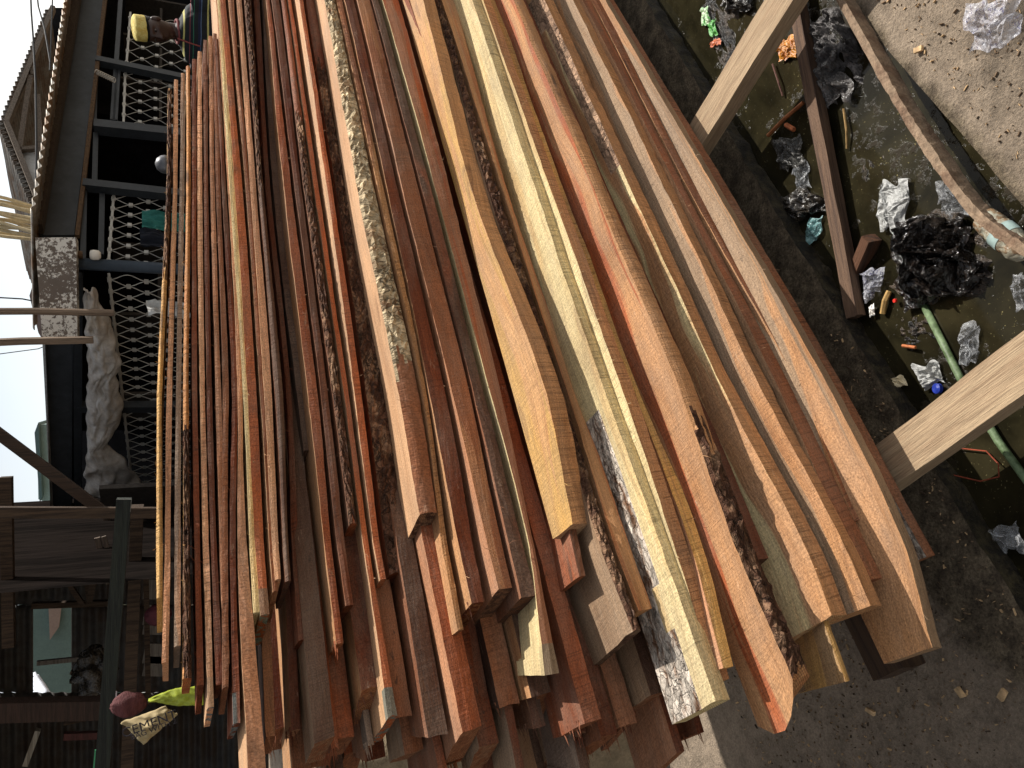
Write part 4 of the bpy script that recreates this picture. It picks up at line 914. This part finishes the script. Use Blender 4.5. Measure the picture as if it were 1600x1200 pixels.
# gable roofed building behind
gb = empty('gable_roof_house', atD(40, 180, 6.5)); GD = 6.2
G = lambda x, y, o_=0: atD(x, y, GD+o_)
rp, r2, l1 = G(2, 192), G(76, 12), G(52, 318)
bk = -nv*2.2
corr('roof_sheet', rp-nv*-.0, r2, r2+bk, rp+bk, 26, .03, ROOFD, gb); corr('roof_sheet', l1, rp+Vector((0, 0, .01)), rp+bk, l1+bk, 18, .03, ROOFD, gb)
mb = MB(); mb.bar(rp-up3*.05, r2-up3*.05, .05, .08, nv); mb.bar(rp-up3*.05, l1-up3*.05, .05, .08, nv); mb.bar(G(58, 150), G(64, 262), .06, .05, nv); mb.bar(G(30, 240), G(48, 120), .05, .05, nv)
mb.bar(G(50, 90), G(52, 118), .05, .05, nv); mb.bar(G(24, 235), G(60, 232), .05, .05, nv); mb.build('rafter', timber('rafter', (118, 104, 90), (80, 70, 60), 0), gb)
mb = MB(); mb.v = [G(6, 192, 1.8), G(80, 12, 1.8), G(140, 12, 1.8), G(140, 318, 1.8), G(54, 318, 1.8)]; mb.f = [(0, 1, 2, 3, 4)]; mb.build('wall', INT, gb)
for k in range(7):
    mb = MB(); y = 30+k*24; mb.bar(G(8+abs(y-192)*.38, y, .1), G(8+abs(y-192)*.38, y, 1.8), .04, .06); mb.build('purlin', timber('purlin', (118, 104, 90), (80, 70, 60), 0), gb)
prismpix('gable_sheet', [(30, 232), (54, 236), (58, 300), (50, 312)], lambda x, y: G(x, y, .05), .01, simple('white_sheet', (190, 190, 188), .5, .2, 4), gb)
tag(gb, 'old gable-roofed house with open timber truss, rising behind the shop roof', 'building')
# distant building slivers on the horizon left
far1 = empty('distant_house', atD(60, 750, 14))
F1 = lambda x, y: atY(x, y, 14)
prismpix('wall', [(58, 664), (110, 660), (110, 800), (60, 780)], F1, 2, simple('pale_green_wall', (150, 172, 168), .7, .1), far1, Vector((0, 1, 0)))
prismpix('roof', [(54, 676), (60, 660), (66, 776), (62, 784)], lambda x, y: atY(x, y, 13.8), 2.4, simple('teal_roof', (90, 112, 112), .6, .1), far1, Vector((0, 1, 0)))
tag(far1, 'pale green house far away beyond the slate fascia', 'building')
far2 = empty('distant_roof', atY(52, 460, 10)); F2 = lambda x, y: atY(x, y, 9)
prismpix('roof', [(46, 462), (56, 430), (64, 440), (66, 530), (60, 520)], F2, 2, simple('pinkish_roof', (134, 118, 112), .7, .15), far2, Vector((0, 1, 0)))
tag(far2, 'dull pinkish roof corner showing behind the peeling pier', 'building')
# cables
def cable(pts, Y, r_, lab):
    mb = MB(); mb.tube([atD(x, y, Y) for x, y in pts], r_, 5); tag(mb.build('cable', simple('cable_black', (30, 30, 32), .5, 0, 5, 0)), lab, 'cable', 'overhead cables')
cable([(46, -60), (49, 20), (52, 60), (56, 130), (57, 225), (56, 330), (50, 375)], 4.4, .008, 'thick dark cable hanging in front of the gabled house')
cable([(52, -60), (60, 10), (70, 45), (79, 98)], 4.2, .007, 'short dark cable sloping from the far corner to the shop roof')
cable([(84, -60), (82, 0), (80, 60), (78, 110)], 4.2, .006, 'cable along the shop roof edge')
cable([(-40, 462), (0, 465), (35, 467), (60, 472)], 4.6, .005, 'thin wire crossing the sky above the peeling pier')
cable([(-40, 556), (0, 553), (60, 545), (92, 532)], 4.6, .003, 'thin sagging wire below the squared pole')
# bulb, coil, teal cloth, dark bundle, grey metal pot
bl = empty('lamp_bulb', PR_(132, 398)); a, b = PR_(122, 398, -.06), PR_(140, 398, -.06); mb = MB(); mb.tube([a, a.lerp(b, .4)], .022, 12); mb.build('socket', simple('socket', (90, 70, 50), .6), bl)
b2 = PR_(158, 399, -.06); mb = MB(); mb.tube([b, b.lerp(b2, .1), b.lerp(b2, .35), b.lerp(b2, .8), b2], [.014, .027, .03, .028, .016], 14); mb.build('bulb', simple('white_glass', (232, 228, 218), .2, .03), bl, smooth=True)
tag(bl, 'unlit white bulb hanging at the shop corner', 'lamp')
mb = MB(); a, b = PR_(150, 112, -.05), PR_(180, 126, -.05); t = (b-a); u1 = t.normalized().cross(nv).normalized()
mb.tube([a+t*(i/90)+(u1*math.cos(i*.63)+nv*math.sin(i*.63))*.016 for i in range(91)], .0035, 5); tag(mb.build('coil', simple('coil', (200, 196, 188), .5, .1)), 'pale spiral lamp hanging from the eave near the person', 'lamp')
mb = MB()
def hang(p0, p1, drop, D_, seed, amp=.04):
    def fn(u, v_):
        a = p0.lerp(p1, u); q = Vector((u*4, v_*2, seed))
        return a-up3*drop*v_*(1-.15*math.sin(u*5+seed))+nv*(amp*noise.noise(q*1.4)+amp*.5*noise.noise(q*4))+dv*(.03*noise.noise(q*2)*v_)
    return fn
mb.grid(hang(atD(222, 330, 3.55), atD(222, 358, 3.55), .45, 3.5, 2), 24, 30); o = mb.build('hanging_cloth', cloth_mat('teal_cloth', (60, 128, 118), (44, 100, 94)), smooth=True); tag(o, 'teal cloth hanging on the lattice behind the pile', 'cloth')
mb = MB(); mb.grid(hang(atD(218, 358, 3.5), atD(220, 388, 3.5), .4, 3.5, 8), 24, 24); o = mb.build('hanging_cloth', cloth_mat('navy_cloth', (34, 38, 48), (24, 28, 36)), smooth=True); tag(o, 'dark navy cloth hanging next to the teal one', 'cloth')
mb = MB(); mb.grid(hang(atD(228, 470, 3.45), atD(232, 492, 3.45), .2, 3.5, 12), 16, 14); tag(mb.build('hanging_cloth', cloth_mat('white_cloth', (205, 205, 200), (180, 180, 176)), smooth=True), 'small white cloth caught behind the topmost planks', 'cloth')
c = atD(258, 257, 3.0); mb = MB(); mb.tube([c+up3*(-.05+.1*t) for t in (0, .1, .3, .5, .7, .9, 1)], [.005, .03, .046, .05, .046, .03, .005], 16); tag(mb.build('metal_pot', simple('dull_metal', (104, 104, 106), .4, .15, metal=.5), smooth=True), 'round grey pot lid shape peeking over the topmost plank', 'pot')

# ------------------------------------------------------------------ open timber shack at the near side
SY = 7.2
shk = empty('timber_shack', atY(250, 1000, 5)); tag(shk, 'dark open timber shack with corrugated back wall left of the shop', 'shack')
def corrpix(name, pts, Y, waves, mat, parent):
    A_, B_, C_, D_ = [atY(x, y, Y) for x, y in pts]; return corr(name, A_, B_, C_, D_, waves, .012, mat, parent)
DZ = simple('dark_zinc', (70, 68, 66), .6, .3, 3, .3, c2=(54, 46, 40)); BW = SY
# back wall in four pieces round the opening (52..112, 945..1085)
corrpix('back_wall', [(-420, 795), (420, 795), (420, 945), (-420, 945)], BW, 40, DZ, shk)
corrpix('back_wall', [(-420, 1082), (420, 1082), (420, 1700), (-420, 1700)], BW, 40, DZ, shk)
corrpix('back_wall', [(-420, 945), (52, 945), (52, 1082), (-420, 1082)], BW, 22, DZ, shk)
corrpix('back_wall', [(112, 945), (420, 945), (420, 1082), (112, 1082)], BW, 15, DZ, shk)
zr = 3.15
mb = MB(); xl_, xr_ = atY(0, 1650, SY).x-1, atY(0, 796, SY).x
mb.box(Vector(((xl_+xr_)/2, 5.6, zr)), Vector(((xr_-xl_)/2+.02, 0, 0)), Vector((0, 1.7, 0)), up3*.02); mb.build('roof', DZ, shk)
mb = MB(); mb.quad((xr_+.05, 4.1, 0), (xr_+.05, SY, 0), (xr_+.05, SY, zr), (xr_+.05, 4.1, zr)); mb.build('side_wall', simple('shade_painted_boards', (40, 36, 34), 1., .35, 1., .6, .006, c2=(26, 24, 23), spec=0., stretch=(9, 9, 1)), shk)  # right wall near-black: interior shade painted into its colour
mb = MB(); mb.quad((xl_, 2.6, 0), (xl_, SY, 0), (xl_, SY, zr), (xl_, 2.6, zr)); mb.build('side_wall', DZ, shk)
Q = lambda x, y, Y=4.2: atY(x, y, Y)
def pbar(name, xa, ya, xb, yb, w_, h_, mat, Y=4.2, parent=shk, Y2=None):
    mb = MB(); mb.bar(Q(xa, ya, Y), Q(xb, yb, Y2 or Y), w_, h_, Vector((0, 1, 0))); return mb.build(name, mat, parent)
pbar('post', -120, 800, 250, 801, .05, .05, DKW); pbar('beam', 10, 745, 14, 1010, .05, .06, DKW, 4.4)
pbar('post', -100, 1112, 158, 1106, .09, .08, timber('brown_post', (66, 50, 42), (46, 36, 30), 0))
pbar('beam', 215, 790, 195, 1300, .06, .1, DKW, 4.6); pbar('beam', 140, 938, 170, 800, .04, .05, DKW, 6)
pbar('rafter', 60, 840, 130, 945, .03, .04, DKW, 6); pbar('rafter', 120, 810, 140, 940, .03, .04, DKW, 6.4)
pbar('rail', 50, 946, 170, 942, .04, .06, DKW, 6.6); pbar('rail', 58, 1036, 155, 1026, .03, .03, timber('grey_rail', (130, 122, 112), (90, 84, 78), 0), 6.2)
pbar('post', 152, 840, 170, 912, .03, .03, timber('stud', (110, 96, 84), (80, 70, 62), 0), 5); pbar('post', 162, 838, 176, 885, .025, .025, timber('stud2', (110, 96, 84), (80, 70, 62), 0), 5)
pbar('slat', 60, 1140, 40, 1195, .03, .05, timber('pale_slat', (168, 160, 146), (120, 112, 100), 0), 5.5); pbar('slat', 110, 1050, 150, 1060, .02, .03, DKW, 5.5)
pbar('slat', 100, 1130, 160, 1118, .02, .03, DKW, 5.5); pbar('slat', 100, 1150, 160, 1148, .04, .04, timber('maroon_slat', (96, 60, 56), (70, 46, 42), 0), 5.4)
for y in (920, 960, 975, 1020, 1040): pbar('shelf_board', 225, y, 262, y+1, .12, .02, timber('pale_shelf%d' % y, (130, 122, 112), (92, 86, 80), 0), 5.2)
pbar('post', 228, 880, 232, 1100, .03, .03, DKW, 5.2)
# things in the shack
pb_o = empty('painted_beam', Q(195, 800, 3.6))
tag(pb_o, 'weathered green-black beam with white and green paint patches across the shack front', 'beam')
GB = timber('green_black_timber', (54, 58, 52), (36, 38, 36), 0)
mb = MB(); mb.bar(Q(194, 779, 3.6), Q(153, 1290, 3.6), .055, .072, Vector((0, 1, 0))); mb.build('beam_body', GB, pb_o)
for (x0, x1, y0, y1, cc) in ((158, 183, 1080, 1112, (205, 196, 196)), (148, 160, 1172, 1204, (70, 140, 100)), (184, 206, 780, 800, (120, 120, 114))):
    mb = MB(); p4 = [Q(a, b, 3.565) for a, b in ((x0, y0), (x1, y0), (x1-2, y1), (x0-3, y1))]; mb.v = p4+[p+Vector((0, .006, 0)) for p in p4]; mb.f = [(0, 1, 2, 3), (7, 6, 5, 4), (0, 4, 5, 1), (1, 5, 6, 2), (2, 6, 7, 3), (3, 7, 4, 0)]
    mb.build('paint_patch', simple('patch', cc, .7, .12, 14), pb_o)
def blob(name, x, y, Y, rx, rz, mat, lab, cat, squash=.8, nn=20, amp=.06, seed=1):
    c = atY(x, y, Y); mb = MB()
    def fn(u, v_):
        a = u*2*math.pi; b = (v_-.5)*math.pi; p = Vector((math.cos(a)*math.cos(b)*rx, math.sin(a)*math.cos(b)*rx*squash, math.sin(b)*rz))
        return c+p*(1+amp*noise.noise(Vector((math.cos(a)*2, math.sin(a)*2, b*2+seed)))*2)
    mb.grid(fn, nn*2, nn); return tag(mb.build(name, mat, smooth=True), lab, cat)
o = blob('net_ball', 201, 1101, 3.5, .05, .066, simple('pink_mesh', (104, 62, 62), .8, .3, 3, .6, .01, c2=(80, 46, 46), stretch=(3, 3, 14)), 'ribbed dull pink round bag hanging at the painted beam', 'bag', seed=2)
blob('cap_red', 247, 961, 4.2, .055, .06, simple('maroon', (74, 34, 40), .7, .2), 'dark red rounded cloth hanging behind the top planks', 'cloth', seed=3).name = 'red_cloth'
blob('dark_bag', 148, 1050, 4.6, .12, .09, BLACKP, 'dark crumpled bag hanging behind the painted beam', 'bag', seed=6, amp=.3)
# yellow-green leaf-like plastic
mb = MB()
def leaf(u, v_):
    y = 1092+(1086-1092)*u; x = 232+90*u; wpx = 15*math.sin(min(1, u*1.5+.02)*math.pi/2)*(1 if u < .7 else 1)
    p = atY(x, y+(v_-.5)*2*wpx, 3.3); return p+Vector((0, -.03*math.sin(v_*math.pi)+.012*noise.noise(Vector((u*9, v_*9, 1))), 0))
mb.grid(leaf, 30, 12); o = mb.build('yellow_wrap', simple('lime_plastic', (158, 170, 62), .4, .2, 12), smooth=True); md = o.modifiers.new('t', 'SOLIDIFY'); md.thickness = .003
tag(o, 'bright lime-yellow folded plastic hanging tip up behind the plank ends', 'plastic wrap')
# cement sack with print
sk = empty('cement_sack', atY(235, 1130, 3.4)); mb = MB()
SKQ = [atY(190, 1128, 3.4), atY(258, 1103, 3.4), atY(277, 1118, 3.4), atY(224, 1164, 3.4)]
def sack(u, v_):
    p = SKQ[0].lerp(SKQ[1], u).lerp(SKQ[3].lerp(SKQ[2], u), v_); q = Vector((u*3, v_*3, 6)); return p-Vector((0, .05*math.sin(u*math.pi)*math.sin(v_*math.pi)+.02*noise.noise(q*2), 0))
mb.grid(sack, 24, 20); ob = mb.build('sack_body', simple('sack_paper', (168, 150, 112), .85, .2, 8, .4), sk, smooth=True); md = ob.modifiers.new('t', 'SOLIDIFY'); md.thickness = .012; md.offset = -1
for (txt, u_, v_, sz) in (('CEMENT', .52, .32, .052), ('BAG WITH 2', .5, .62, .030)):
    tcu = bpy.data.curves.new('print', 'FONT'); tcu.body = txt; tcu.size = sz; tcu.align_x = 'CENTER'; tcu.align_y = 'CENTER'; tcu.extrude = .0008
    tmp = bpy.data.objects.new('tmp', tcu); COL.objects.link(tmp); bpy.context.view_layer.update()
    tme = bpy.data.meshes.new_from_object(tmp.evaluated_get(bpy.context.evaluated_depsgraph_get())); bpy.data.objects.remove(tmp)
    tme.materials.clear(); tme.materials.append(simple('print_ink', (60, 56, 60), .8, .1)); ot = bpy.data.objects.new('sack_print', tme); COL.objects.link(ot)
    p = sack(u_, v_)-Vector((0, .016, 0)); xd = (SKQ[1]-SKQ[0]).normalized(); xd = -xd if False else xd
    nn_ = Vector((0, -1, 0)); yd = nn_.cross(xd).normalized()
    mt = Matrix((xd, yd, nn_)).transposed().to_4x4(); mt.translation = p-parent_loc(sk); ot.matrix_basis = mt; ot.parent = sk
tag(sk, 'crumpled tan cement sack hanging under the pink bag', 'sack')
# lit yard seen through the opening
yd_ = empty('teal_house', atY(80, 1000, 12)); F3 = lambda x, y: atY(x, y, 12)
prismpix('wall', [(30, 880), (190, 880), (190, 1110), (30, 1110)], F3, 3, simple('teal_wall', (100, 120, 114), .7, .1), yd_, Vector((0, 1, 0)))
prismpix('gable', [(76, 950), (96, 948), (92, 980), (78, 1000)], lambda x, y: atY(x, y, 11.9), .05, simple('gable_tan', (150, 130, 118), .7, .1), yd_, Vector((0, 1, 0)))
corr('roof_sheet', F3(70, 1018)-Vector((0, .8, 0)), F3(70, 1058)-Vector((0, .8, 0)), F3(102, 1056)-Vector((0, 1.5, 0)), F3(100, 1018)-Vector((0, 1.5, 0)), 6, .04, simple('blue_white_sheet', (200, 204, 214), .5, .1), yd_)
tag(yd_, 'teal walled house lit by daylight, seen through the gap in the shack wall', 'building')
# sand heap and little stack of sticks at the bottom of the picture
c = atY(545, 1185, 2.6); SANDM = simple('sand', (138, 122, 98), .95, .2, 18, .7, .01)
cs = Vector((c.x, c.y, 0)); mb = MB(); Hh = c.z+.08
def heap(u, v_):
    a = u*2*math.pi; r_ = v_*.3; return cs+Vector((math.cos(a)*r_, math.sin(a)*r_, max(0, Hh*(1-v_**1.6))+.03*noise.noise(Vector((math.cos(a)*r_*7, math.sin(a)*r_*7, 2)))))
mb.grid(heap, 60, 30); tag(mb.build('sand_heap', SANDM, smooth=True), 'heap of pale sand just behind the plank ends', 'sand heap')
for i in range(8):
    a, b = atY(455+i*13, 1128-i*2, 3.0), atY(520+i*11, 1050-i*4, 3.6); a.z += 0; 
    plank_obj('stacked_board', a, b, .06, .022, 'thin dusty board, number %s from the shop side, slanting behind the plank ends' % ['one', 'two', 'three', 'four', 'five', 'six', 'seven', 'eight'][i], 'board', (150, 136, 112), (104, 92, 76), 'dusty boards slanting behind the pile')
# ------------------------------------------------------------------ person behind the pile
def person():
    Dp = 2.95; ctr = atD(243, 47, Dp); hz = ctr.z          # head centre
    root = empty('person', Vector((ctr.x, ctr.y, 0)))
    yaw = R(-24)                                            # face turned to the viewer's left and down
    tocam = math.atan2(-ctr.y, -ctr.x)
    fwd = Vector((math.cos(tocam+yaw), math.sin(tocam+yaw), -.18)).normalized()
    rt = fwd.cross(up3).normalized(); hu = rt.cross(fwd)
    SK = MB()
    hc = Vector((ctr.x, ctr.y, hz))
    def headpt(a, b):                                       # a azimuth (0 = face), b latitude
        x = math.sin(a)*math.cos(b); y = math.cos(a)*math.cos(b); z_ = math.sin(b)
        rx, ry, rz = .067, .086, .124
        if z_ < 0: rx *= 1-.28*(-z_); 
        if z_ < 0 and y > 0: ry *= 1-.12*(-z_)
        px, py, pz = x*rx, y*ry, z_*rz
        if y > 0:
            g_ = lambda cx, cz, sx, sz: math.exp(-((px-cx)/sx)**2-((pz-cz)/sz)**2)
            py += .026*g_(0, -.022, .012, .012)+.012*g_(0, .0, .009, .022)   # nose
            py += .010*g_(.022, -.024, .009, .008)*.5+.010*g_(-.022, -.024, .009, .008)*.5
            py -= .011*(g_(.03, .012, .014, .010)+g_(-.03, .012, .014, .010))  # sockets
            py += .006*(g_(.03, .030, .02, .007)+g_(-.03, .030, .02, .007))    # brows
            py += .009*g_(0, -.052, .022, .005)+.009*g_(0, -.063, .019, .006)-.006*g_(0, -.0575, .02, .0022)
            py += .010*g_(0, -.092, .02, .014)                                # chin
            py += .004*(g_(.045, -.015, .016, .014)+g_(-.045, -.015, .016, .014))
        return hc+rt*px+fwd*py+hu*pz
    SK.grid(lambda u, v_: headpt((u-.5)*2*math.pi, (v_-.5)*math.pi*.999), 90, 70)
    nb = hc-hu*.07-fwd*.02; sh = Vector((ctr.x, ctr.y, hz-.175))-fwd*.03
    SK.tube([nb+hu*.02, nb-up3*.05, sh+up3*.05, sh-up3*.02], [.045, .047, .056, .08], 18)
    bf = Vector((fwd.x, fwd.y, 0)).normalized(); br = bf.cross(up3).normalized()
    def loft(mbx, secs, n_=24):
        base = len(mbx.v)
        for (c_, a, b) in secs:
            for k in range(n_):
                t = 2*math.pi*k/n_; mbx.v.append(c_+br*a*math.copysign(abs(math.cos(t))**.85, math.cos(t))+bf*b*math.sin(t))
        for i in range(len(secs)-1):
            for k in range(n_):
                k2 = (k+1) % n_; mbx.f.append((base+i*n_+k, base+i*n_+k2, base+(i+1)*n_+k2, base+(i+1)*n_+k))
        mbx.f.append(tuple(base+k for k in range(n_))[::-1]); mbx.f.append(tuple(base+(len(secs)-1)*n_+k for k in range(n_)))
    def torso(mbx, g_):
        loft(mbx, [(sh+up3*.035, .06+g_, .05+g_), (sh+up3*.0, .15+g_, .075+g_), (sh-up3*.05, .195+g_, .10+g_), (sh-up3*.16, .185+g_, .115+g_), (sh-up3*.32, .16+g_, .105+g_), (sh-up3*.46, .155+g_, .10+g_), (sh-up3*.60, .17+g_, .11+g_)])
    torso(SK, 0)
    arms = []
    for sg in (1, -1):
        s_ = sh+br*.19*sg-up3*.045; el = s_+br*.05*sg-up3*.29+bf*.02; wr = el-up3*.20+bf*.17-br*.04*sg
        SK.tube([s_, s_.lerp(el, .5), el, el.lerp(wr, .4), wr], [.052, .047, .038, .037, .027], 14)
        SK.tube([wr, wr+(wr-el).normalized()*.04, wr+(wr-el).normalized()*.09], [.027, .038, .03], 12)
        for f in range(4):
            o_ = wr+(wr-el).normalized()*.085+br*(f-1.5)*.017; SK.tube([o_, o_+(wr-el).normalized()*.035, o_+(wr-el).normalized()*(.06+.006*(f % 2))-up3*.02], [.009, .009, .007], 8)
        o_ = wr+(wr-el).normalized()*.03-br*sg*.03; SK.tube([o_, o_-br*sg*.02+(wr-el).normalized()*.03, o_-br*sg*.02+(wr-el).normalized()*.055], [.012, .010, .008], 8)
        arms.append((s_, el))
        hp = sh-up3*.60+br*.09*sg; kn = Vector((hp.x, hp.y, .47))+bf*.02; an = Vector((hp.x, hp.y, .08))
        SK.tube([hp+up3*.05, hp.lerp(kn, .5), kn, kn.lerp(an, .4), an], [.09, .08, .056, .055, .036], 14); SK.tube([an-bf*.05-up3*.035, an+bf*.1-up3*.045, an+bf*.17-up3*.055], [.035, .035, .02], 10)
    skin = simple('dark_skin', (64, 44, 36), .45, .12, 20, .2, .001, spec=.45)
    body = SK.build('body', skin, root, smooth=True); rm = body.modifiers.new('one_surface', 'REMESH'); rm.mode = 'VOXEL'; rm.voxel_size = .0065; rm.use_smooth_shade = True
    # ears, eyes, hair
    for sg in (1, -1):
        e = hc+rt*.069*sg-fwd*.006-hu*.004; mb = MB(); mb.grid(lambda u, v_: e+(fwd*math.cos(u*6.283)*.019+hu*math.sin(u*6.283)*.031)*math.sin(v_*3.1416)+rt*sg*.012*math.cos(v_*3.1416), 16, 8); mb.build('ear', skin, root, smooth=True)
        c_ = hc+rt*.028*sg+fwd*.0695+hu*.011; mb = MB(); mb.grid(lambda u, v_: c_+(rt*math.cos(u*6.283)*.011+hu*math.sin(u*6.283)*.0055)*math.sin(v_*3.1416)+fwd*.0085*math.cos(v_*3.1416), 14, 8); ey = mb.build('eye', simple('eye_white', (120, 108, 98), .3, .02), root, smooth=True)
        c2 = c_+fwd*.006; mb = MB(); mb.grid(lambda u, v_: c2+(rt*math.cos(u*6.283)*.006+hu*math.sin(u*6.283)*.006)*math.sin(v_*3.1416)+fwd*.0045*math.cos(v_*3.1416), 12, 6); mb.build('iris', simple('iris_dark', (24, 16, 12), .2, 0), root, smooth=True)
    mb = MB()
    mb.grid(lambda u, v_: hc-fwd*.004+(rt*math.sin(u*6.283)*.0695+fwd*math.cos(u*6.283)*.0875)*math.cos(v_*1.5)+hu*(.045 if math.cos(u*6.283) > 0 else -.02+.05*abs(math.sin(u*6.283)))*(1-v_)+hu*(.119*math.sin(v_*1.5)), 40, 12)
    mb.build('hair', simple('black_hair', (22, 19, 18), .85, .2, 90, .6, .002), root, smooth=True)
    # brimless cap, pale yellow print
    mb = MB()
    def capf(u, v_):
        a = u*2*math.pi; pr = ((0, .052), (.10, .058), (.55, .105), (.85, .112), (.93, .112), (1., .108)); 
        if v_ < .65: z_ = .058+.052*(v_/.65); k = 1.06
        else: t = (v_-.65)/.35; z_ = .110+.022*math.sin(t*1.57); k = 1.06*math.cos(t*1.5708)
        crk = 1+.02*noise.noise(Vector((math.cos(a)*4, math.sin(a)*4, v_*6)))
        return hc-fwd*.006+rt*math.sin(a)*.068*k*crk+fwd*math.cos(a)*.086*k*crk+hu*(z_+.004*noise.noise(Vector((a*2, v_*8, 2))))
    mb.grid(capf, 60, 24); mb.build('cap', simple('cap_print', (222, 206, 128), .85, .12, 40, .5, .003, c2=(196, 170, 90)), root, smooth=True)
    # striped shirt
    M, nt, b = newmat('striped_shirt'); g = N(nt); tc = g.node('ShaderNodeTexCoord'); sp = g.node('ShaderNodeSeparateXYZ'); g.link(tc.outputs['Object'], sp.inputs[0])
    zz = g.math('FRACT', g.math('DIVIDE', g.math('ADD', sp.outputs[2], g.math('MULTIPLY', g.noise(tc.outputs['Object'], 4, 2), .02)), .135))
    st = g.node('ShaderNodeValToRGB'); st.color_ramp.interpolation = 'CONSTANT'; g.link(zz, st.inputs[0]); e = st.color_ramp.elements
    sts = [(0, (28, 32, 36)), (.16, (190, 182, 110)), (.23, (28, 32, 36)), (.46, (90, 110, 140)), (.49, (28, 34, 60)), (.6, (28, 32, 36)), (.78, (50, 110, 84)), (.81, (24, 28, 32)), (.93, (150, 70, 76)), (.95, (28, 32, 36))]
    while len(e) < len(sts): e.new(.5)
    for i, (p_, c_) in enumerate(sts): e[i].position = p_; e[i].color = (*sr(c_), 1)
    g.link(st.outputs[0], b.inputs['Base Color']); b.inputs['Roughness'].default_value = .85; g.bump(g.noise(tc.outputs['Object'], 14, 4), .5, .01, b)
    SH = MB(); torso(SH, .016)
    for (s_, el) in arms: SH.tube([s_+(s_-el).normalized()*.01, s_.lerp(el, .3), s_.lerp(el, .62)], [.066, .066, .064], 18)
    o = SH.build('shirt', M, root, smooth=True); rm = o.modifiers.new('one_surface', 'REMESH'); rm.mode = 'VOXEL'; rm.voxel_size = .007; rm.use_smooth_shade = True
    tx = bpy.data.textures.new('folds', 'CLOUDS'); tx.noise_scale = .09; dm = o.modifiers.new('folds', 'DISPLACE'); dm.texture = tx; dm.strength = .014; dm.mid_level = .5
    mb = MB(); ct = sh+up3*.045; mb.tube([ct+(br*math.cos(a)*.068+bf*(math.sin(a)*.062)+up3*(-.012*math.sin(a))) for a in [k*2*math.pi/28 for k in range(29)]], .009, 8); mb.build('collar', simple('collar_pink', (120, 66, 66), .8, .1), root, smooth=True)
    mb = MB(); mb.tube([ct+bf*.075-up3*.0+br*.01, ct+bf*.098-up3*.06+br*.012, ct+bf*.125-up3*.13+br*.012], .005, 6); mb.build('placket', simple('placket_red', (150, 80, 74), .8, .1), root, smooth=True)
    TR = MB(); loft(TR, [(sh-up3*.57, .178, .12), (sh-up3*.7, .19, .13), (sh-up3*.78, .19, .12)])
    for sg in (1, -1):
        hp = sh-up3*.68+br*.09*sg; TR.tube([hp, Vector((hp.x, hp.y, .5)), Vector((hp.x, hp.y, .1))], [.1, .075, .06], 16)
    TR.build('trousers', simple('dark_trousers', (50, 50, 58), .9, .1), root, smooth=True)
    tag(root, 'person in a pale yellow cap and dark striped shirt looking down behind the pile', 'person')
person()
